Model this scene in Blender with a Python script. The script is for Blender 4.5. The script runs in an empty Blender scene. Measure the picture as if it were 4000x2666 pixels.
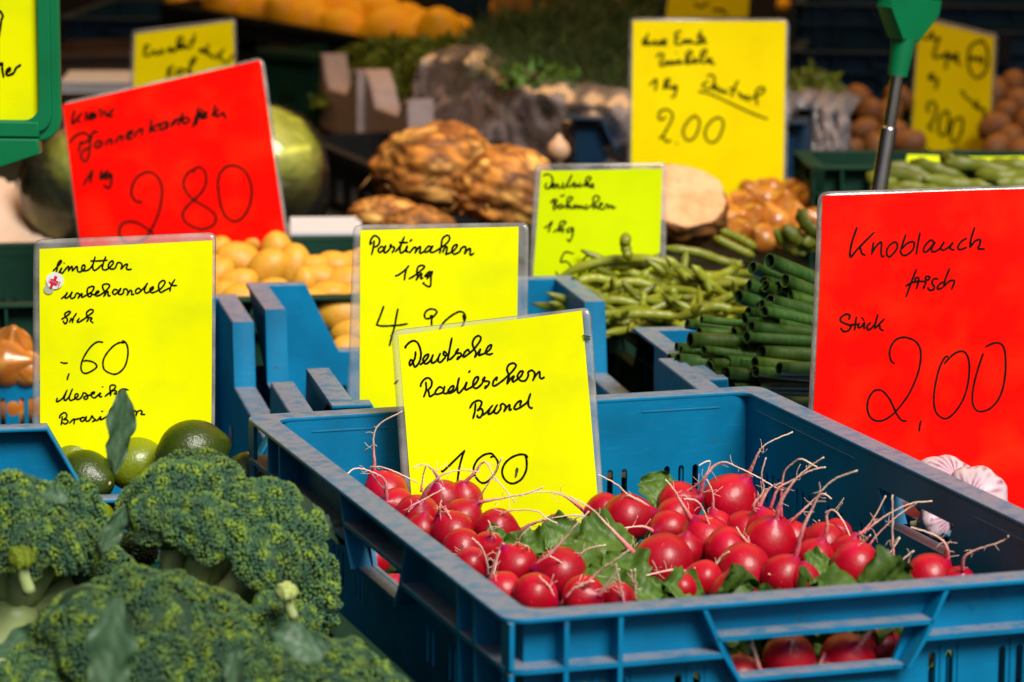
import bpy, bmesh, math, random
import numpy as np
from mathutils import Vector, Matrix

random.seed(7); RNG = np.random.default_rng(7)
scene = bpy.context.scene
COL = scene.collection
Z0 = 0.95                      # height of the radish crate's rim above the ground

# ---------------------------------------------------------------- camera
CR = np.array([[9.99983270e-01, 1.00968686e-03, 5.69561727e-03],
               [5.78442077e-03, -1.74549882e-01, -9.84631342e-01],
               [0.0, 9.84647815e-01, -1.74552802e-01]])
CC = np.array([0.00236107, -1.77672769, 0.47108281 + Z0])
FPX = 13000.0
cam_data = bpy.data.cameras.new("camera")
cam = bpy.data.objects.new("camera", cam_data); COL.objects.link(cam)
cam_data.sensor_width = 36.0; cam_data.lens = FPX / 4000 * 36.0
cam_data.clip_start = 0.05; cam_data.clip_end = 500
M = Matrix.Identity(4)
for i in range(3):
    M[i][0] = CR[0][i]; M[i][1] = -CR[1][i]; M[i][2] = -CR[2][i]; M[i][3] = CC[i]
cam.matrix_world = M
cam_data.dof.use_dof = True
cam_data.dof.focus_distance = 2.36
cam_data.dof.aperture_fstop = 10.5
scene.camera = cam

# ---------------------------------------------------------------- light
SUN_EL, SUN_AZ = math.radians(46), math.radians(152)     # high, behind the camera and to the right
world = bpy.data.worlds.new("World"); scene.world = world; world.use_nodes = True
wn = world.node_tree.nodes; wl = world.node_tree.links
sky = wn.new("ShaderNodeTexSky"); sky.sky_type = 'NISHITA'; sky.sun_disc = False
sky.sun_elevation = SUN_EL; sky.sun_rotation = SUN_AZ
sky.air_density = 1.0; sky.dust_density = 3.0; sky.ozone_density = 1.0
wl.new(sky.outputs[0], wn["Background"].inputs[0])
wn["Background"].inputs[1].default_value = 0.05
sd = bpy.data.lights.new("sun", 'SUN'); sd.energy = 4.8; sd.angle = math.radians(26); sd.color = (1.0, 0.95, 0.87)
sun = bpy.data.objects.new("sun", sd); COL.objects.link(sun)
dv = Vector((math.sin(SUN_AZ) * math.cos(SUN_EL), math.cos(SUN_AZ) * math.cos(SUN_EL), math.sin(SUN_EL)))
sun.rotation_euler = dv.to_track_quat('Z', 'Y').to_euler()
sun.location = (0, -3, 6)
scene.view_settings.view_transform = 'Standard'; scene.view_settings.look = 'None'
scene.view_settings.exposure = 0.0; scene.view_settings.gamma = 1.0
scene.view_settings.use_curve_mapping = False
try:
    scene.cycles.max_bounces = 8; scene.cycles.transparent_max_bounces = 16
    scene.cycles.caustics_reflective = False; scene.cycles.caustics_refractive = False
except Exception: pass

# ---------------------------------------------------------------- helpers
S = 1.7                        # reference pixel scale used when the layout was measured
def ray(px, py): return CR.T @ np.array([(px * S - 2000) / FPX, (py * S - 1333) / FPX, 1.0])
def onplane(px, py, p0, n):
    v = ray(px, py); return CC + ((np.asarray(p0) - CC) @ n) / (v @ n) * v
def at(px, py, y): return onplane(px, py, (0, y, 0), np.array([0, 1.0, 0]))
def onz(px, py, z): return onplane(px, py, (0, 0, z + Z0), np.array([0, 0, 1.0]))
def mpp(y): return (y - CC[1]) * 1.02 / FPX * S      # metres per layout pixel at depth y
def topx(p):
    q = CR @ (np.asarray(p) - CC); return (q[0] / q[2] * FPX + 2000) / S, (q[1] / q[2] * FPX + 1333) / S

def tag(o, label=None, cat=None, group=None, kind=None):
    if label: o['label'] = label
    if cat: o['category'] = cat
    if group: o['group'] = group
    if kind: o['kind'] = kind
    return o
def empty(name, loc, rz=0.0):
    o = bpy.data.objects.new(name, None); COL.objects.link(o)
    o.location = tuple(loc); o.rotation_euler = (0, 0, rz); o.empty_display_size = 0.03
    return o

class MB:
    """collects shapes, builds ONE mesh object"""
    def __init__(s): s.V = []; s.F = []; s.C = []; s.n = 0
    def add(s, V, F, col=None):
        V = np.asarray(V, float).reshape(-1, 3)
        s.V.append(V); s.F += [tuple(int(i) + s.n for i in f) for f in F]
        if col is not None:
            c = np.asarray(col, float)
            s.C.append(np.tile(c, (len(V), 1)) if c.ndim == 1 else c)
        s.n += len(V); return s
    def mesh(s, name, mat, smooth=True, fix=False, sharp=None):
        me = bpy.data.meshes.new(name)
        V = np.concatenate(s.V) if s.V else np.zeros((0, 3))
        me.from_pydata(V.tolist(), [], s.F)
        if s.C:
            a = me.color_attributes.new("Col", 'FLOAT_COLOR', 'POINT')
            C = np.concatenate(s.C); C = np.c_[C[:, :3], np.ones(len(C))]
            a.data.foreach_set("color", C.astype(np.float32).ravel())
        if fix:
            bm = bmesh.new(); bm.from_mesh(me); bmesh.ops.recalc_face_normals(bm, faces=bm.faces); bm.to_mesh(me); bm.free()
        me.polygons.foreach_set("use_smooth", [smooth] * len(me.polygons))
        if smooth and sharp is not None: me.set_sharp_from_angle(angle=math.radians(sharp))
        if mat: me.materials.append(mat)
        me.update(); return me
    def build(s, name, mat, parent=None, loc=None, smooth=True, fix=False, sharp=None):
        o = bpy.data.objects.new(name, s.mesh(name, mat, smooth, fix, sharp)); COL.objects.link(o)
        if loc is not None: o.location = tuple(loc)
        if parent: o.parent = parent
        return o

def fast_mesh(name, V, T, C, mat):
    """triangle mesh from arrays"""
    me = bpy.data.meshes.new(name)
    me.vertices.add(len(V)); me.vertices.foreach_set("co", V.astype(np.float32).ravel())
    me.loops.add(T.size); me.polygons.add(len(T))
    me.polygons.foreach_set("loop_start", np.arange(0, T.size, 3)); me.loops.foreach_set("vertex_index", T.astype(np.int32).ravel())
    me.update(calc_edges=True)
    if C is not None:
        a = me.color_attributes.new("Col", 'FLOAT_COLOR', 'POINT')
        a.data.foreach_set("color", np.c_[C[:, :3], np.ones(len(C))].astype(np.float32).ravel())
    me.polygons.foreach_set("use_smooth", [True] * len(T)); me.materials.append(mat); return me

def box(x0, x1, y0, y1, z0, z1):
    V = [(x, y, z) for z in (z0, z1) for y in (y0, y1) for x in (x0, x1)]
    return V, [(0, 2, 3, 1), (4, 5, 7, 6), (0, 1, 5, 4), (2, 6, 7, 3), (0, 4, 6, 2), (1, 3, 7, 5)]
def spline(P, n):
    """Catmull-Rom through P, n samples"""
    P = np.asarray(P, float)
    if len(P) < 2: return np.repeat(P, 2, 0)
    Q = np.vstack([2 * P[0] - P[1], P, 2 * P[-1] - P[-2]])
    out = []
    for t in np.linspace(0, len(P) - 1 - 1e-9, n):
        i = int(t); u = t - i; a, b, c, d = Q[i:i + 4]
        out.append(0.5 * (2 * b + (c - a) * u + (2 * a - 5 * b + 4 * c - d) * u * u + (3 * b - a - 3 * c + d) * u ** 3))
    return np.array(out)
def tube(P, r, sides=8, cap=True, flat=1.0):
    P = np.asarray(P, float); n = len(P); r = np.broadcast_to(np.asarray(r, float), (n,))
    T = np.gradient(P, axis=0); T /= np.linalg.norm(T, axis=1)[:, None] + 1e-12
    up = np.array([0.13, 0.21, 1.0]); up /= np.linalg.norm(up)
    if abs(T[0] @ up) > .9: up = np.array([1.0, .1, .2])
    N = up - T[0] * (up @ T[0]); N /= np.linalg.norm(N)
    V = []; ang = np.linspace(0, 2 * np.pi, sides, endpoint=False)
    for i in range(n):
        N = N - T[i] * (N @ T[i]); N /= np.linalg.norm(N) + 1e-12; B = np.cross(T[i], N)
        V.append(P[i] + r[i] * (np.cos(ang)[:, None] * N + flat * np.sin(ang)[:, None] * B))
    V = np.concatenate(V); F = []
    for i in range(n - 1):
        for k in range(sides):
            k2 = (k + 1) % sides; F.append((i * sides + k, i * sides + k2, (i + 1) * sides + k2, (i + 1) * sides + k))
    if cap: F += [tuple(range(sides - 1, -1, -1)), tuple((n - 1) * sides + k for k in range(sides))]
    return V, F
def sphere(nu=20, nv=12):
    V = [(0, 0, 1)]
    for j in range(1, nv):
        t = math.pi * j / nv
        V += [(math.sin(t) * math.cos(2 * math.pi * i / nu), math.sin(t) * math.sin(2 * math.pi * i / nu), math.cos(t)) for i in range(nu)]
    V.append((0, 0, -1)); F = []
    for i in range(nu): F.append((0, 1 + i, 1 + (i + 1) % nu))
    for j in range(nv - 2):
        for i in range(nu):
            a = 1 + j * nu + i; b = 1 + j * nu + (i + 1) % nu; F.append((a, a + nu, b + nu, b))
    L = len(V) - 1; a = 1 + (nv - 2) * nu
    for i in range(nu): F.append((L, a + (i + 1) % nu, a + i))
    return np.array(V), F
def frame(axis, spin=0.0):
    """rotation matrix whose z column is axis"""
    z = np.asarray(axis, float); z = z / np.linalg.norm(z)
    a = np.array([0, 0, 1.0]) if abs(z[2]) < .9 else np.array([1.0, 0, 0])
    x = np.cross(a, z); x /= np.linalg.norm(x); y = np.cross(z, x)
    c, s = math.cos(spin), math.sin(spin)
    return np.stack([c * x + s * y, -s * x + c * y, z], 1)
def lump(V, amp, freq, seed):
    """cheap smooth noise displacement along the radius"""
    r = np.random.default_rng(seed); d = np.zeros(len(V))
    for k in range(7):
        w = r.normal(size=3) * freq; d += np.sin(V @ w + r.uniform(0, 6.28)) / 7
    return V * (1 + amp * 2 * d)[:, None]
def panel(outline, holes=(), thick=0.003, bevel=0.0):
    """flat sheet with holes: outline in its xy plane, thickness centred on z=0"""
    cu = bpy.data.curves.new("tmp", 'CURVE'); cu.dimensions = '2D'; cu.fill_mode = 'BOTH'
    cu.extrude = thick / 2 - bevel; cu.bevel_depth = bevel; cu.bevel_resolution = 1; cu.offset = -bevel
    for pl in [outline] + list(holes):
        sp = cu.splines.new('POLY'); sp.points.add(len(pl) - 1); sp.use_cyclic_u = True
        for p, q in zip(sp.points, pl): p.co = (q[0], q[1], 0, 1)
    ob = bpy.data.objects.new("tmp", cu); me = bpy.data.meshes.new_from_object(ob)
    V = np.array([v.co[:] for v in me.vertices]).reshape(-1, 3); F = [tuple(p.vertices) for p in me.polygons]
    bpy.data.objects.remove(ob); bpy.data.meshes.remove(me); bpy.data.curves.remove(cu)
    return V, F
def rrect(x0, x1, y0, y1, r, n=5):
    P = []
    for cx, cy, a in ((x1 - r, y1 - r, 0), (x0 + r, y1 - r, 90), (x0 + r, y0 + r, 180), (x1 - r, y0 + r, 270)):
        for k in range(n + 1):
            t = math.radians(a + 90 * k / n); P.append((cx + r * math.cos(t), cy + r * math.sin(t)))
    return P
ORD = ["first", "second", "third", "fourth", "fifth", "sixth", "seventh", "eighth", "ninth", "tenth", "eleventh", "twelfth", "thirteenth", "fourteenth"]
def rank_labels(items, fmt, rows):
    """items: (object, px, py). Orders them as rows seen from the front and words each one's place."""
    it = sorted(items, key=lambda t: t[2]); n = len(it); k = 0
    for r in range(rows):
        m = (n - k) // (rows - r); row = sorted(it[k:k + m], key=lambda t: t[1]); k += m
        rn = "back row" if r == 0 else ("front row" if r == rows - 1 else ORD[r] + " row from the back")
        for i, (o, _, _) in enumerate(row):
            if i == 0: w = "leftmost of the " + rn
            elif i == len(row) - 1: w = "rightmost of the " + rn
            elif i < len(row) / 2: w = ORD[i] + " from the left in the " + rn
            else: w = ORD[len(row) - 1 - i] + " from the right in the " + rn
            o['label'] = fmt % w

# ---------------------------------------------------------------- materials
def newmat(name):
    m = bpy.data.materials.new(name); m.use_nodes = True
    return m, m.node_tree.nodes, m.node_tree.links, m.node_tree.nodes["Principled BSDF"]
def mat(name, c1, c2=None, scale=30.0, rough=0.5, bump=0.0, bscale=None, vcol=False, coat=0.0, spec=0.5, sss=0.0, metal=0.0, detail=5.0, stretch=None, lo=.4, hi=.65, spots=None, speck=60, tr=0.0):
    """procedural principled material: two colours mixed by noise, optional vertex colour, specks and bump"""
    m, N, L, P = newmat(name)
    P.inputs["Roughness"].default_value = rough; P.inputs["Coat Weight"].default_value = coat
    P.inputs["Coat Roughness"].default_value = 0.05; P.inputs["Specular IOR Level"].default_value = spec
    P.inputs["Metallic"].default_value = metal
    if sss: P.inputs["Subsurface Weight"].default_value = sss; P.inputs["Subsurface Radius"].default_value = (.004, .002, .001); P.inputs["Subsurface Scale"].default_value = 1.0
    tc = N.new("ShaderNodeTexCoord"); co = tc.outputs["Object"]
    if stretch:
        mp = N.new("ShaderNodeMapping"); mp.inputs["Scale"].default_value = stretch; L.new(co, mp.inputs[0]); co = mp.outputs[0]
    no = N.new("ShaderNodeTexNoise"); no.inputs["Scale"].default_value = scale; no.inputs["Detail"].default_value = detail; L.new(co, no.inputs["Vector"])
    mr = N.new("ShaderNodeMapRange"); mr.inputs[1].default_value = lo; mr.inputs[2].default_value = hi; L.new(no.outputs[0], mr.inputs[0])
    mx = N.new("ShaderNodeMix"); mx.data_type = 'RGBA'; L.new(mr.outputs[0], mx.inputs[0])
    mx.inputs[6].default_value = (*c1, 1); mx.inputs[7].default_value = (*(c2 or c1), 1); out = mx.outputs[2]
    if vcol:
        at_ = N.new("ShaderNodeVertexColor"); at_.layer_name = "Col"
        mm = N.new("ShaderNodeMix"); mm.data_type = 'RGBA'; mm.blend_type = 'MULTIPLY'; mm.inputs[0].default_value = 1
        L.new(out, mm.inputs[6]); L.new(at_.outputs[0], mm.inputs[7]); out = mm.outputs[2]
    if spots:
        vo = N.new("ShaderNodeTexVoronoi"); vo.inputs["Scale"].default_value = speck; L.new(co, vo.inputs["Vector"])
        n2 = N.new("ShaderNodeTexNoise"); n2.inputs["Scale"].default_value = speck * .4; L.new(co, n2.inputs["Vector"])
        ad = N.new("ShaderNodeMath"); ad.operation = 'ADD'; L.new(vo.outputs[0], ad.inputs[0]); L.new(n2.outputs[0], ad.inputs[1])
        m2 = N.new("ShaderNodeMapRange"); m2.inputs[1].default_value = .55; m2.inputs[2].default_value = .5; L.new(ad.outputs[0], m2.inputs[0])
        ms = N.new("ShaderNodeMix"); ms.data_type = 'RGBA'; L.new(m2.outputs[0], ms.inputs[0]); L.new(out, ms.inputs[6]); ms.inputs[7].default_value = (*spots, 1); out = ms.outputs[2]
    L.new(out, P.inputs["Base Color"])
    if bump:
        nb = N.new("ShaderNodeTexNoise"); nb.inputs["Scale"].default_value = bscale or scale * 3; nb.inputs["Detail"].default_value = 4; L.new(co, nb.inputs["Vector"])
        bp = N.new("ShaderNodeBump"); bp.inputs["Strength"].default_value = bump; bp.inputs["Distance"].default_value = 0.002; L.new(nb.outputs[0], bp.inputs["Height"]); L.new(bp.outputs[0], P.inputs["Normal"])
    if tr:
        t = N.new("ShaderNodeBsdfTranslucent"); L.new(out, t.inputs[0]); ms_ = N.new("ShaderNodeMixShader"); ms_.inputs[0].default_value = tr
        L.new(P.outputs[0], ms_.inputs[1]); L.new(t.outputs[0], ms_.inputs[2]); L.new(ms_.outputs[0], N["Material Output"].inputs[0])
    return m
def film_mat(name, tint=(.85, .85, .83), opac=.2, rough=.12, bump=0.3, bscale=60, dirt=True):
    """clear plastic film: mostly transparent, glossy, a little milky and dirty"""
    m, N, L, P = newmat(name); P.inputs["Base Color"].default_value = (*tint, 1); P.inputs["Roughness"].default_value = rough
    P.inputs["Specular IOR Level"].default_value = .6
    tr = N.new("ShaderNodeBsdfTransparent"); tr.inputs[0].default_value = (.97, .97, .97, 1); mx = N.new("ShaderNodeMixShader")
    tc = N.new("ShaderNodeTexCoord"); no = N.new("ShaderNodeTexNoise"); no.inputs["Scale"].default_value = bscale; no.inputs["Detail"].default_value = 6; L.new(tc.outputs["Object"], no.inputs["Vector"])
    mr = N.new("ShaderNodeMapRange"); mr.inputs[1].default_value = .35; mr.inputs[2].default_value = .75; mr.inputs[3].default_value = opac * .55; mr.inputs[4].default_value = opac * 1.6
    L.new(no.outputs[0], mr.inputs[0])
    gl = N.new("ShaderNodeBsdfGlossy"); gl.inputs["Roughness"].default_value = rough; fr = N.new("ShaderNodeFresnel"); fr.inputs[0].default_value = 1.5
    m1 = N.new("ShaderNodeMixShader"); L.new(fr.outputs[0], m1.inputs[0]); L.new(tr.outputs[0], m1.inputs[1]); L.new(gl.outputs[0], m1.inputs[2])
    L.new(mr.outputs[0], mx.inputs[0]); L.new(m1.outputs[0], mx.inputs[1]); L.new(P.outputs[0], mx.inputs[2]); L.new(mx.outputs[0], N["Material Output"].inputs[0])
    if bump:
        n2 = N.new("ShaderNodeTexNoise"); n2.inputs["Scale"].default_value = bscale * .6; n2.inputs["Detail"].default_value = 2; L.new(tc.outputs["Object"], n2.inputs["Vector"])
        bp = N.new("ShaderNodeBump"); bp.inputs["Strength"].default_value = bump; bp.inputs["Distance"].default_value = .004; L.new(n2.outputs[0], bp.inputs["Height"])
        L.new(bp.outputs[0], P.inputs["Normal"]); L.new(bp.outputs[0], gl.inputs["Normal"]); L.new(bp.outputs[0], fr.inputs["Normal"])
    return m
def plastic(name, base, wear=(.2, .22, .28), amount=.5, rough=.38):
    """moulded crate plastic; upward faces carry scuffs and grime of their own"""
    m, N, L, P = newmat(name); P.inputs["Roughness"].default_value = rough; P.inputs["Specular IOR Level"].default_value = .22
    tc = N.new("ShaderNodeTexCoord"); ge = N.new("ShaderNodeNewGeometry"); sx = N.new("ShaderNodeSeparateXYZ"); L.new(ge.outputs["Normal"], sx.inputs[0])
    up = N.new("ShaderNodeMapRange"); up.inputs[1].default_value = .75; up.inputs[2].default_value = .97; L.new(sx.outputs[2], up.inputs[0])
    no = N.new("ShaderNodeTexNoise"); no.inputs["Scale"].default_value = 85; no.inputs["Detail"].default_value = 8; no.inputs["Roughness"].default_value = .7; L.new(tc.outputs["Object"], no.inputs["Vector"])
    w1 = N.new("ShaderNodeMapRange"); w1.inputs[1].default_value = .38; w1.inputs[2].default_value = .62; w1.inputs[3].default_value = amount * .35; w1.inputs[4].default_value = amount * 1.6; L.new(no.outputs[0], w1.inputs[0])
    mu = N.new("ShaderNodeMath"); mu.operation = 'MULTIPLY'; mu.use_clamp = True; L.new(up.outputs[0], mu.inputs[0]); L.new(w1.outputs[0], mu.inputs[1])
    # fine scratches on the walls
    mp = N.new("ShaderNodeMapping"); mp.inputs["Scale"].default_value = (14, 14, 240); L.new(tc.outputs["Object"], mp.inputs[0])
    ns = N.new("ShaderNodeTexNoise"); ns.inputs["Scale"].default_value = 3; ns.inputs["Detail"].default_value = 6; L.new(mp.outputs[0], ns.inputs["Vector"])
    w2 = N.new("ShaderNodeMapRange"); w2.inputs[1].default_value = .6; w2.inputs[2].default_value = .76; w2.inputs[4].default_value = .2; L.new(ns.outputs[0], w2.inputs[0])
    b2 = tuple(min(1, c * 1.9 + .03) for c in base)
    x1 = N.new("ShaderNodeMix"); x1.data_type = 'RGBA'; L.new(w2.outputs[0], x1.inputs[0]); x1.inputs[6].default_value = (*base, 1); x1.inputs[7].default_value = (*b2, 1)
    nf = N.new("ShaderNodeTexNoise"); nf.inputs["Scale"].default_value = 18; nf.inputs["Detail"].default_value = 7; L.new(tc.outputs["Object"], nf.inputs["Vector"])
    mf = N.new("ShaderNodeMapRange"); mf.inputs[1].default_value = .3; mf.inputs[2].default_value = .75; mf.inputs[3].default_value = .72; mf.inputs[4].default_value = 1.2; L.new(nf.outputs[0], mf.inputs[0])
    hs = N.new("ShaderNodeHueSaturation"); L.new(mf.outputs[0], hs.inputs["Value"]); L.new(x1.outputs[2], hs.inputs["Color"])
    nd = N.new("ShaderNodeTexNoise"); nd.inputs["Scale"].default_value = 130; nd.inputs["Detail"].default_value = 3; L.new(tc.outputs["Object"], nd.inputs["Vector"])
    md = N.new("ShaderNodeMapRange"); md.inputs[1].default_value = .68; md.inputs[2].default_value = .74; md.inputs[4].default_value = .5; L.new(nd.outputs[0], md.inputs[0])
    xd = N.new("ShaderNodeMix"); xd.data_type = 'RGBA'; L.new(md.outputs[0], xd.inputs[0]); L.new(hs.outputs[0], xd.inputs[6]); xd.inputs[7].default_value = (.05, .05, .04, 1); x1 = xd
    x2 = N.new("ShaderNodeMix"); x2.data_type = 'RGBA'; L.new(mu.outputs[0], x2.inputs[0]); L.new(x1.outputs[2], x2.inputs[6]); x2.inputs[7].default_value = (*wear, 1)
    L.new(x2.outputs[2], P.inputs["Base Color"])
    ro = N.new("ShaderNodeMapRange"); ro.inputs[3].default_value = rough - .06; ro.inputs[4].default_value = rough + .2; L.new(no.outputs[0], ro.inputs[0]); L.new(ro.outputs[0], P.inputs["Roughness"])
    bp = N.new("ShaderNodeBump"); bp.inputs["Strength"].default_value = .12; bp.inputs["Distance"].default_value = .001; L.new(no.outputs[0], bp.inputs["Height"]); L.new(bp.outputs[0], P.inputs["Normal"])
    return m
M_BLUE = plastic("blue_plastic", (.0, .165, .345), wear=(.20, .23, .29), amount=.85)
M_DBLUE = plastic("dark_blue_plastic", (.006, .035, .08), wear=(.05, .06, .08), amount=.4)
M_GREENP = plastic("dark_green_plastic", (.002, .034, .02), wear=(.012, .04, .025), amount=.2, rough=.62)
M_BLACKP = plastic("black_plastic", (.006, .007, .008), wear=(.03, .03, .03), amount=.3, rough=.5)
def paper_mat(name, base, blot):
    m = mat(name, base, blot, scale=24, rough=.4, coat=.0, lo=.45, hi=.75, detail=8, spec=.08); return m
M_YEL = paper_mat("neon_yellow_paper", (.82, .85, .0), (.68, .75, .003))
M_LIME = paper_mat("neon_lime_paper", (.60, .76, .0), (.54, .70, .0))
M_WYEL = paper_mat("warm_yellow_paper", (.90, .74, .0), (.84, .66, .0))
M_RED = paper_mat("neon_red_paper", (.93, .003, .001), (.95, .018, .003))
M_INK = mat("black_marker_ink", (.006, .004, .003), (.012, .010, .005), rough=.5, spec=.05)
M_FILM = film_mat("laminating_film", tint=(.66, .64, .60), opac=.26, bump=.15, bscale=50)
# ---------------------------------------------------------------- setting
def slab(name, x0, x1, y0, y1, z0, z1, m, kind='structure', label=None, cat=None):
    o = MB().add(*box(x0, x1, y0, y1, z0, z1)).build(name, m, smooth=False)
    return tag(o, label, cat, kind=kind)
M_ASPH = mat("asphalt", (.045, .045, .047), (.07, .068, .066), scale=40, rough=.9, bump=.5)
M_WOOD = mat("dark_stained_wood", (.02, .016, .013), (.04, .03, .022), scale=6, rough=.7, stretch=(1, 12, 12))
M_CLOTH = mat("dark_green_cloth", (.003, .009, .006), (.005, .013, .009), scale=60, rough=.85)
M_SHADECLOTH = mat("dark_shadecloth", (.006, .006, .008), (.010, .010, .012), scale=3, rough=.6)
slab("ground", -60, 60, -60, 60, -.05, 0, M_ASPH)
def table():
    r = empty("market_table", (0.1, 1.3, 0)); tag(r, "dark wooden stall table under all the crates, stepped up towards the back", "table")
    m = MB(); m.add(*box(-1.7, 1.7, -1.45, .42, Z0 - .235, Z0 - .205)); m.build("table_top", M_WOOD, r, smooth=False)
    m = MB(); m.add(*box(-1.7, 1.7, .43, 2.8, .72, Z0 - .10)); m.build("display_step", M_CLOTH, r, smooth=False)
    for x in (-1.6, 1.6):
        for y in (-1.35, 2.6):
            MB().add(*box(x - .03, x + .03, y - .03, y + .03, 0, .715)).build("leg", M_WOOD, r, smooth=False)
table()
# awning over the stall: orange translucent cloth on a frame, a real roof just above the picture
def awning():
    r = empty("awning", (0, 2.5, 0)); tag(r, "orange cloth awning on metal posts stretched over the back of the stall", "awning")
    m, N, L, P = newmat("orange_awning_cloth"); P.inputs["Base Color"].default_value = (.75, .25, .04, 1); P.inputs["Roughness"].default_value = .8
    t = N.new("ShaderNodeBsdfTranslucent"); t.inputs[0].default_value = (1.0, .52, .17, 1); mx = N.new("ShaderNodeMixShader"); mx.inputs[0].default_value = .9
    L.new(P.outputs[0], mx.inputs[1]); L.new(t.outputs[0], mx.inputs[2]); L.new(mx.outputs[0], N["Material Output"].inputs[0])
    b = MB(); n = 14
    V = []; F = []
    for j in range(n + 1):
        for i in range(n + 1):
            x = -2.4 + 4.8 * i / n; y = AW_Y0 + (4.9 - AW_Y0) * j / n
            V.append((x, y - 2.5, 2.55 + .28 * j / n - .05 * math.sin(math.pi * j / n) + .02 * math.sin(i * 2.2)))
    for j in range(n):
        for i in range(n): a = j * (n + 1) + i; F.append((a, a + 1, a + n + 2, a + n + 1))
    b.add(V, F).build("awning_cloth", m, r)
    pm = mat("galvanised_post", (.3, .3, .3), (.4, .4, .4), rough=.4, metal=.9)
    for x in (-2.35, 2.35):
        for y in (AW_Y0 - 2.45, 2.3): MB().add(*tube([(x, y, 0), (x, y, 2.7)], .02, 10)).build("post", pm, r)
AW_Y0 = 1.0
awning()
def backdrop():  # back wall; the unseen side sheets are added to block sky light
    r = empty("stall_shade_wall", (0, 4.3, 0)); tag(r, "dark tarpaulin wall behind the stall, its unseen sides added to block sky light", "shadecloth")
    b = MB(); V = []; F = []; n = 40
    path = [(-1.25, -5.2)] + [(-1.35, -2.6)] + [(-2.1, -.6)] + [(-2.3, 0)] + [(-2.3 + 4.6 * k / n, .03 * math.sin(k * 1.7)) for k in range(1, n)] + [(2.3, 0), (2.3, -2.6)]
    for x, y in path: V += [(x, y, 0), (x, y, 3.0)]
    for k in range(len(path) - 1): F.append((2 * k, 2 * k + 2, 2 * k + 3, 2 * k + 1))
    b.add(V, F).build("shadecloth", M_SHADECLOTH, r)
backdrop()

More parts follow.
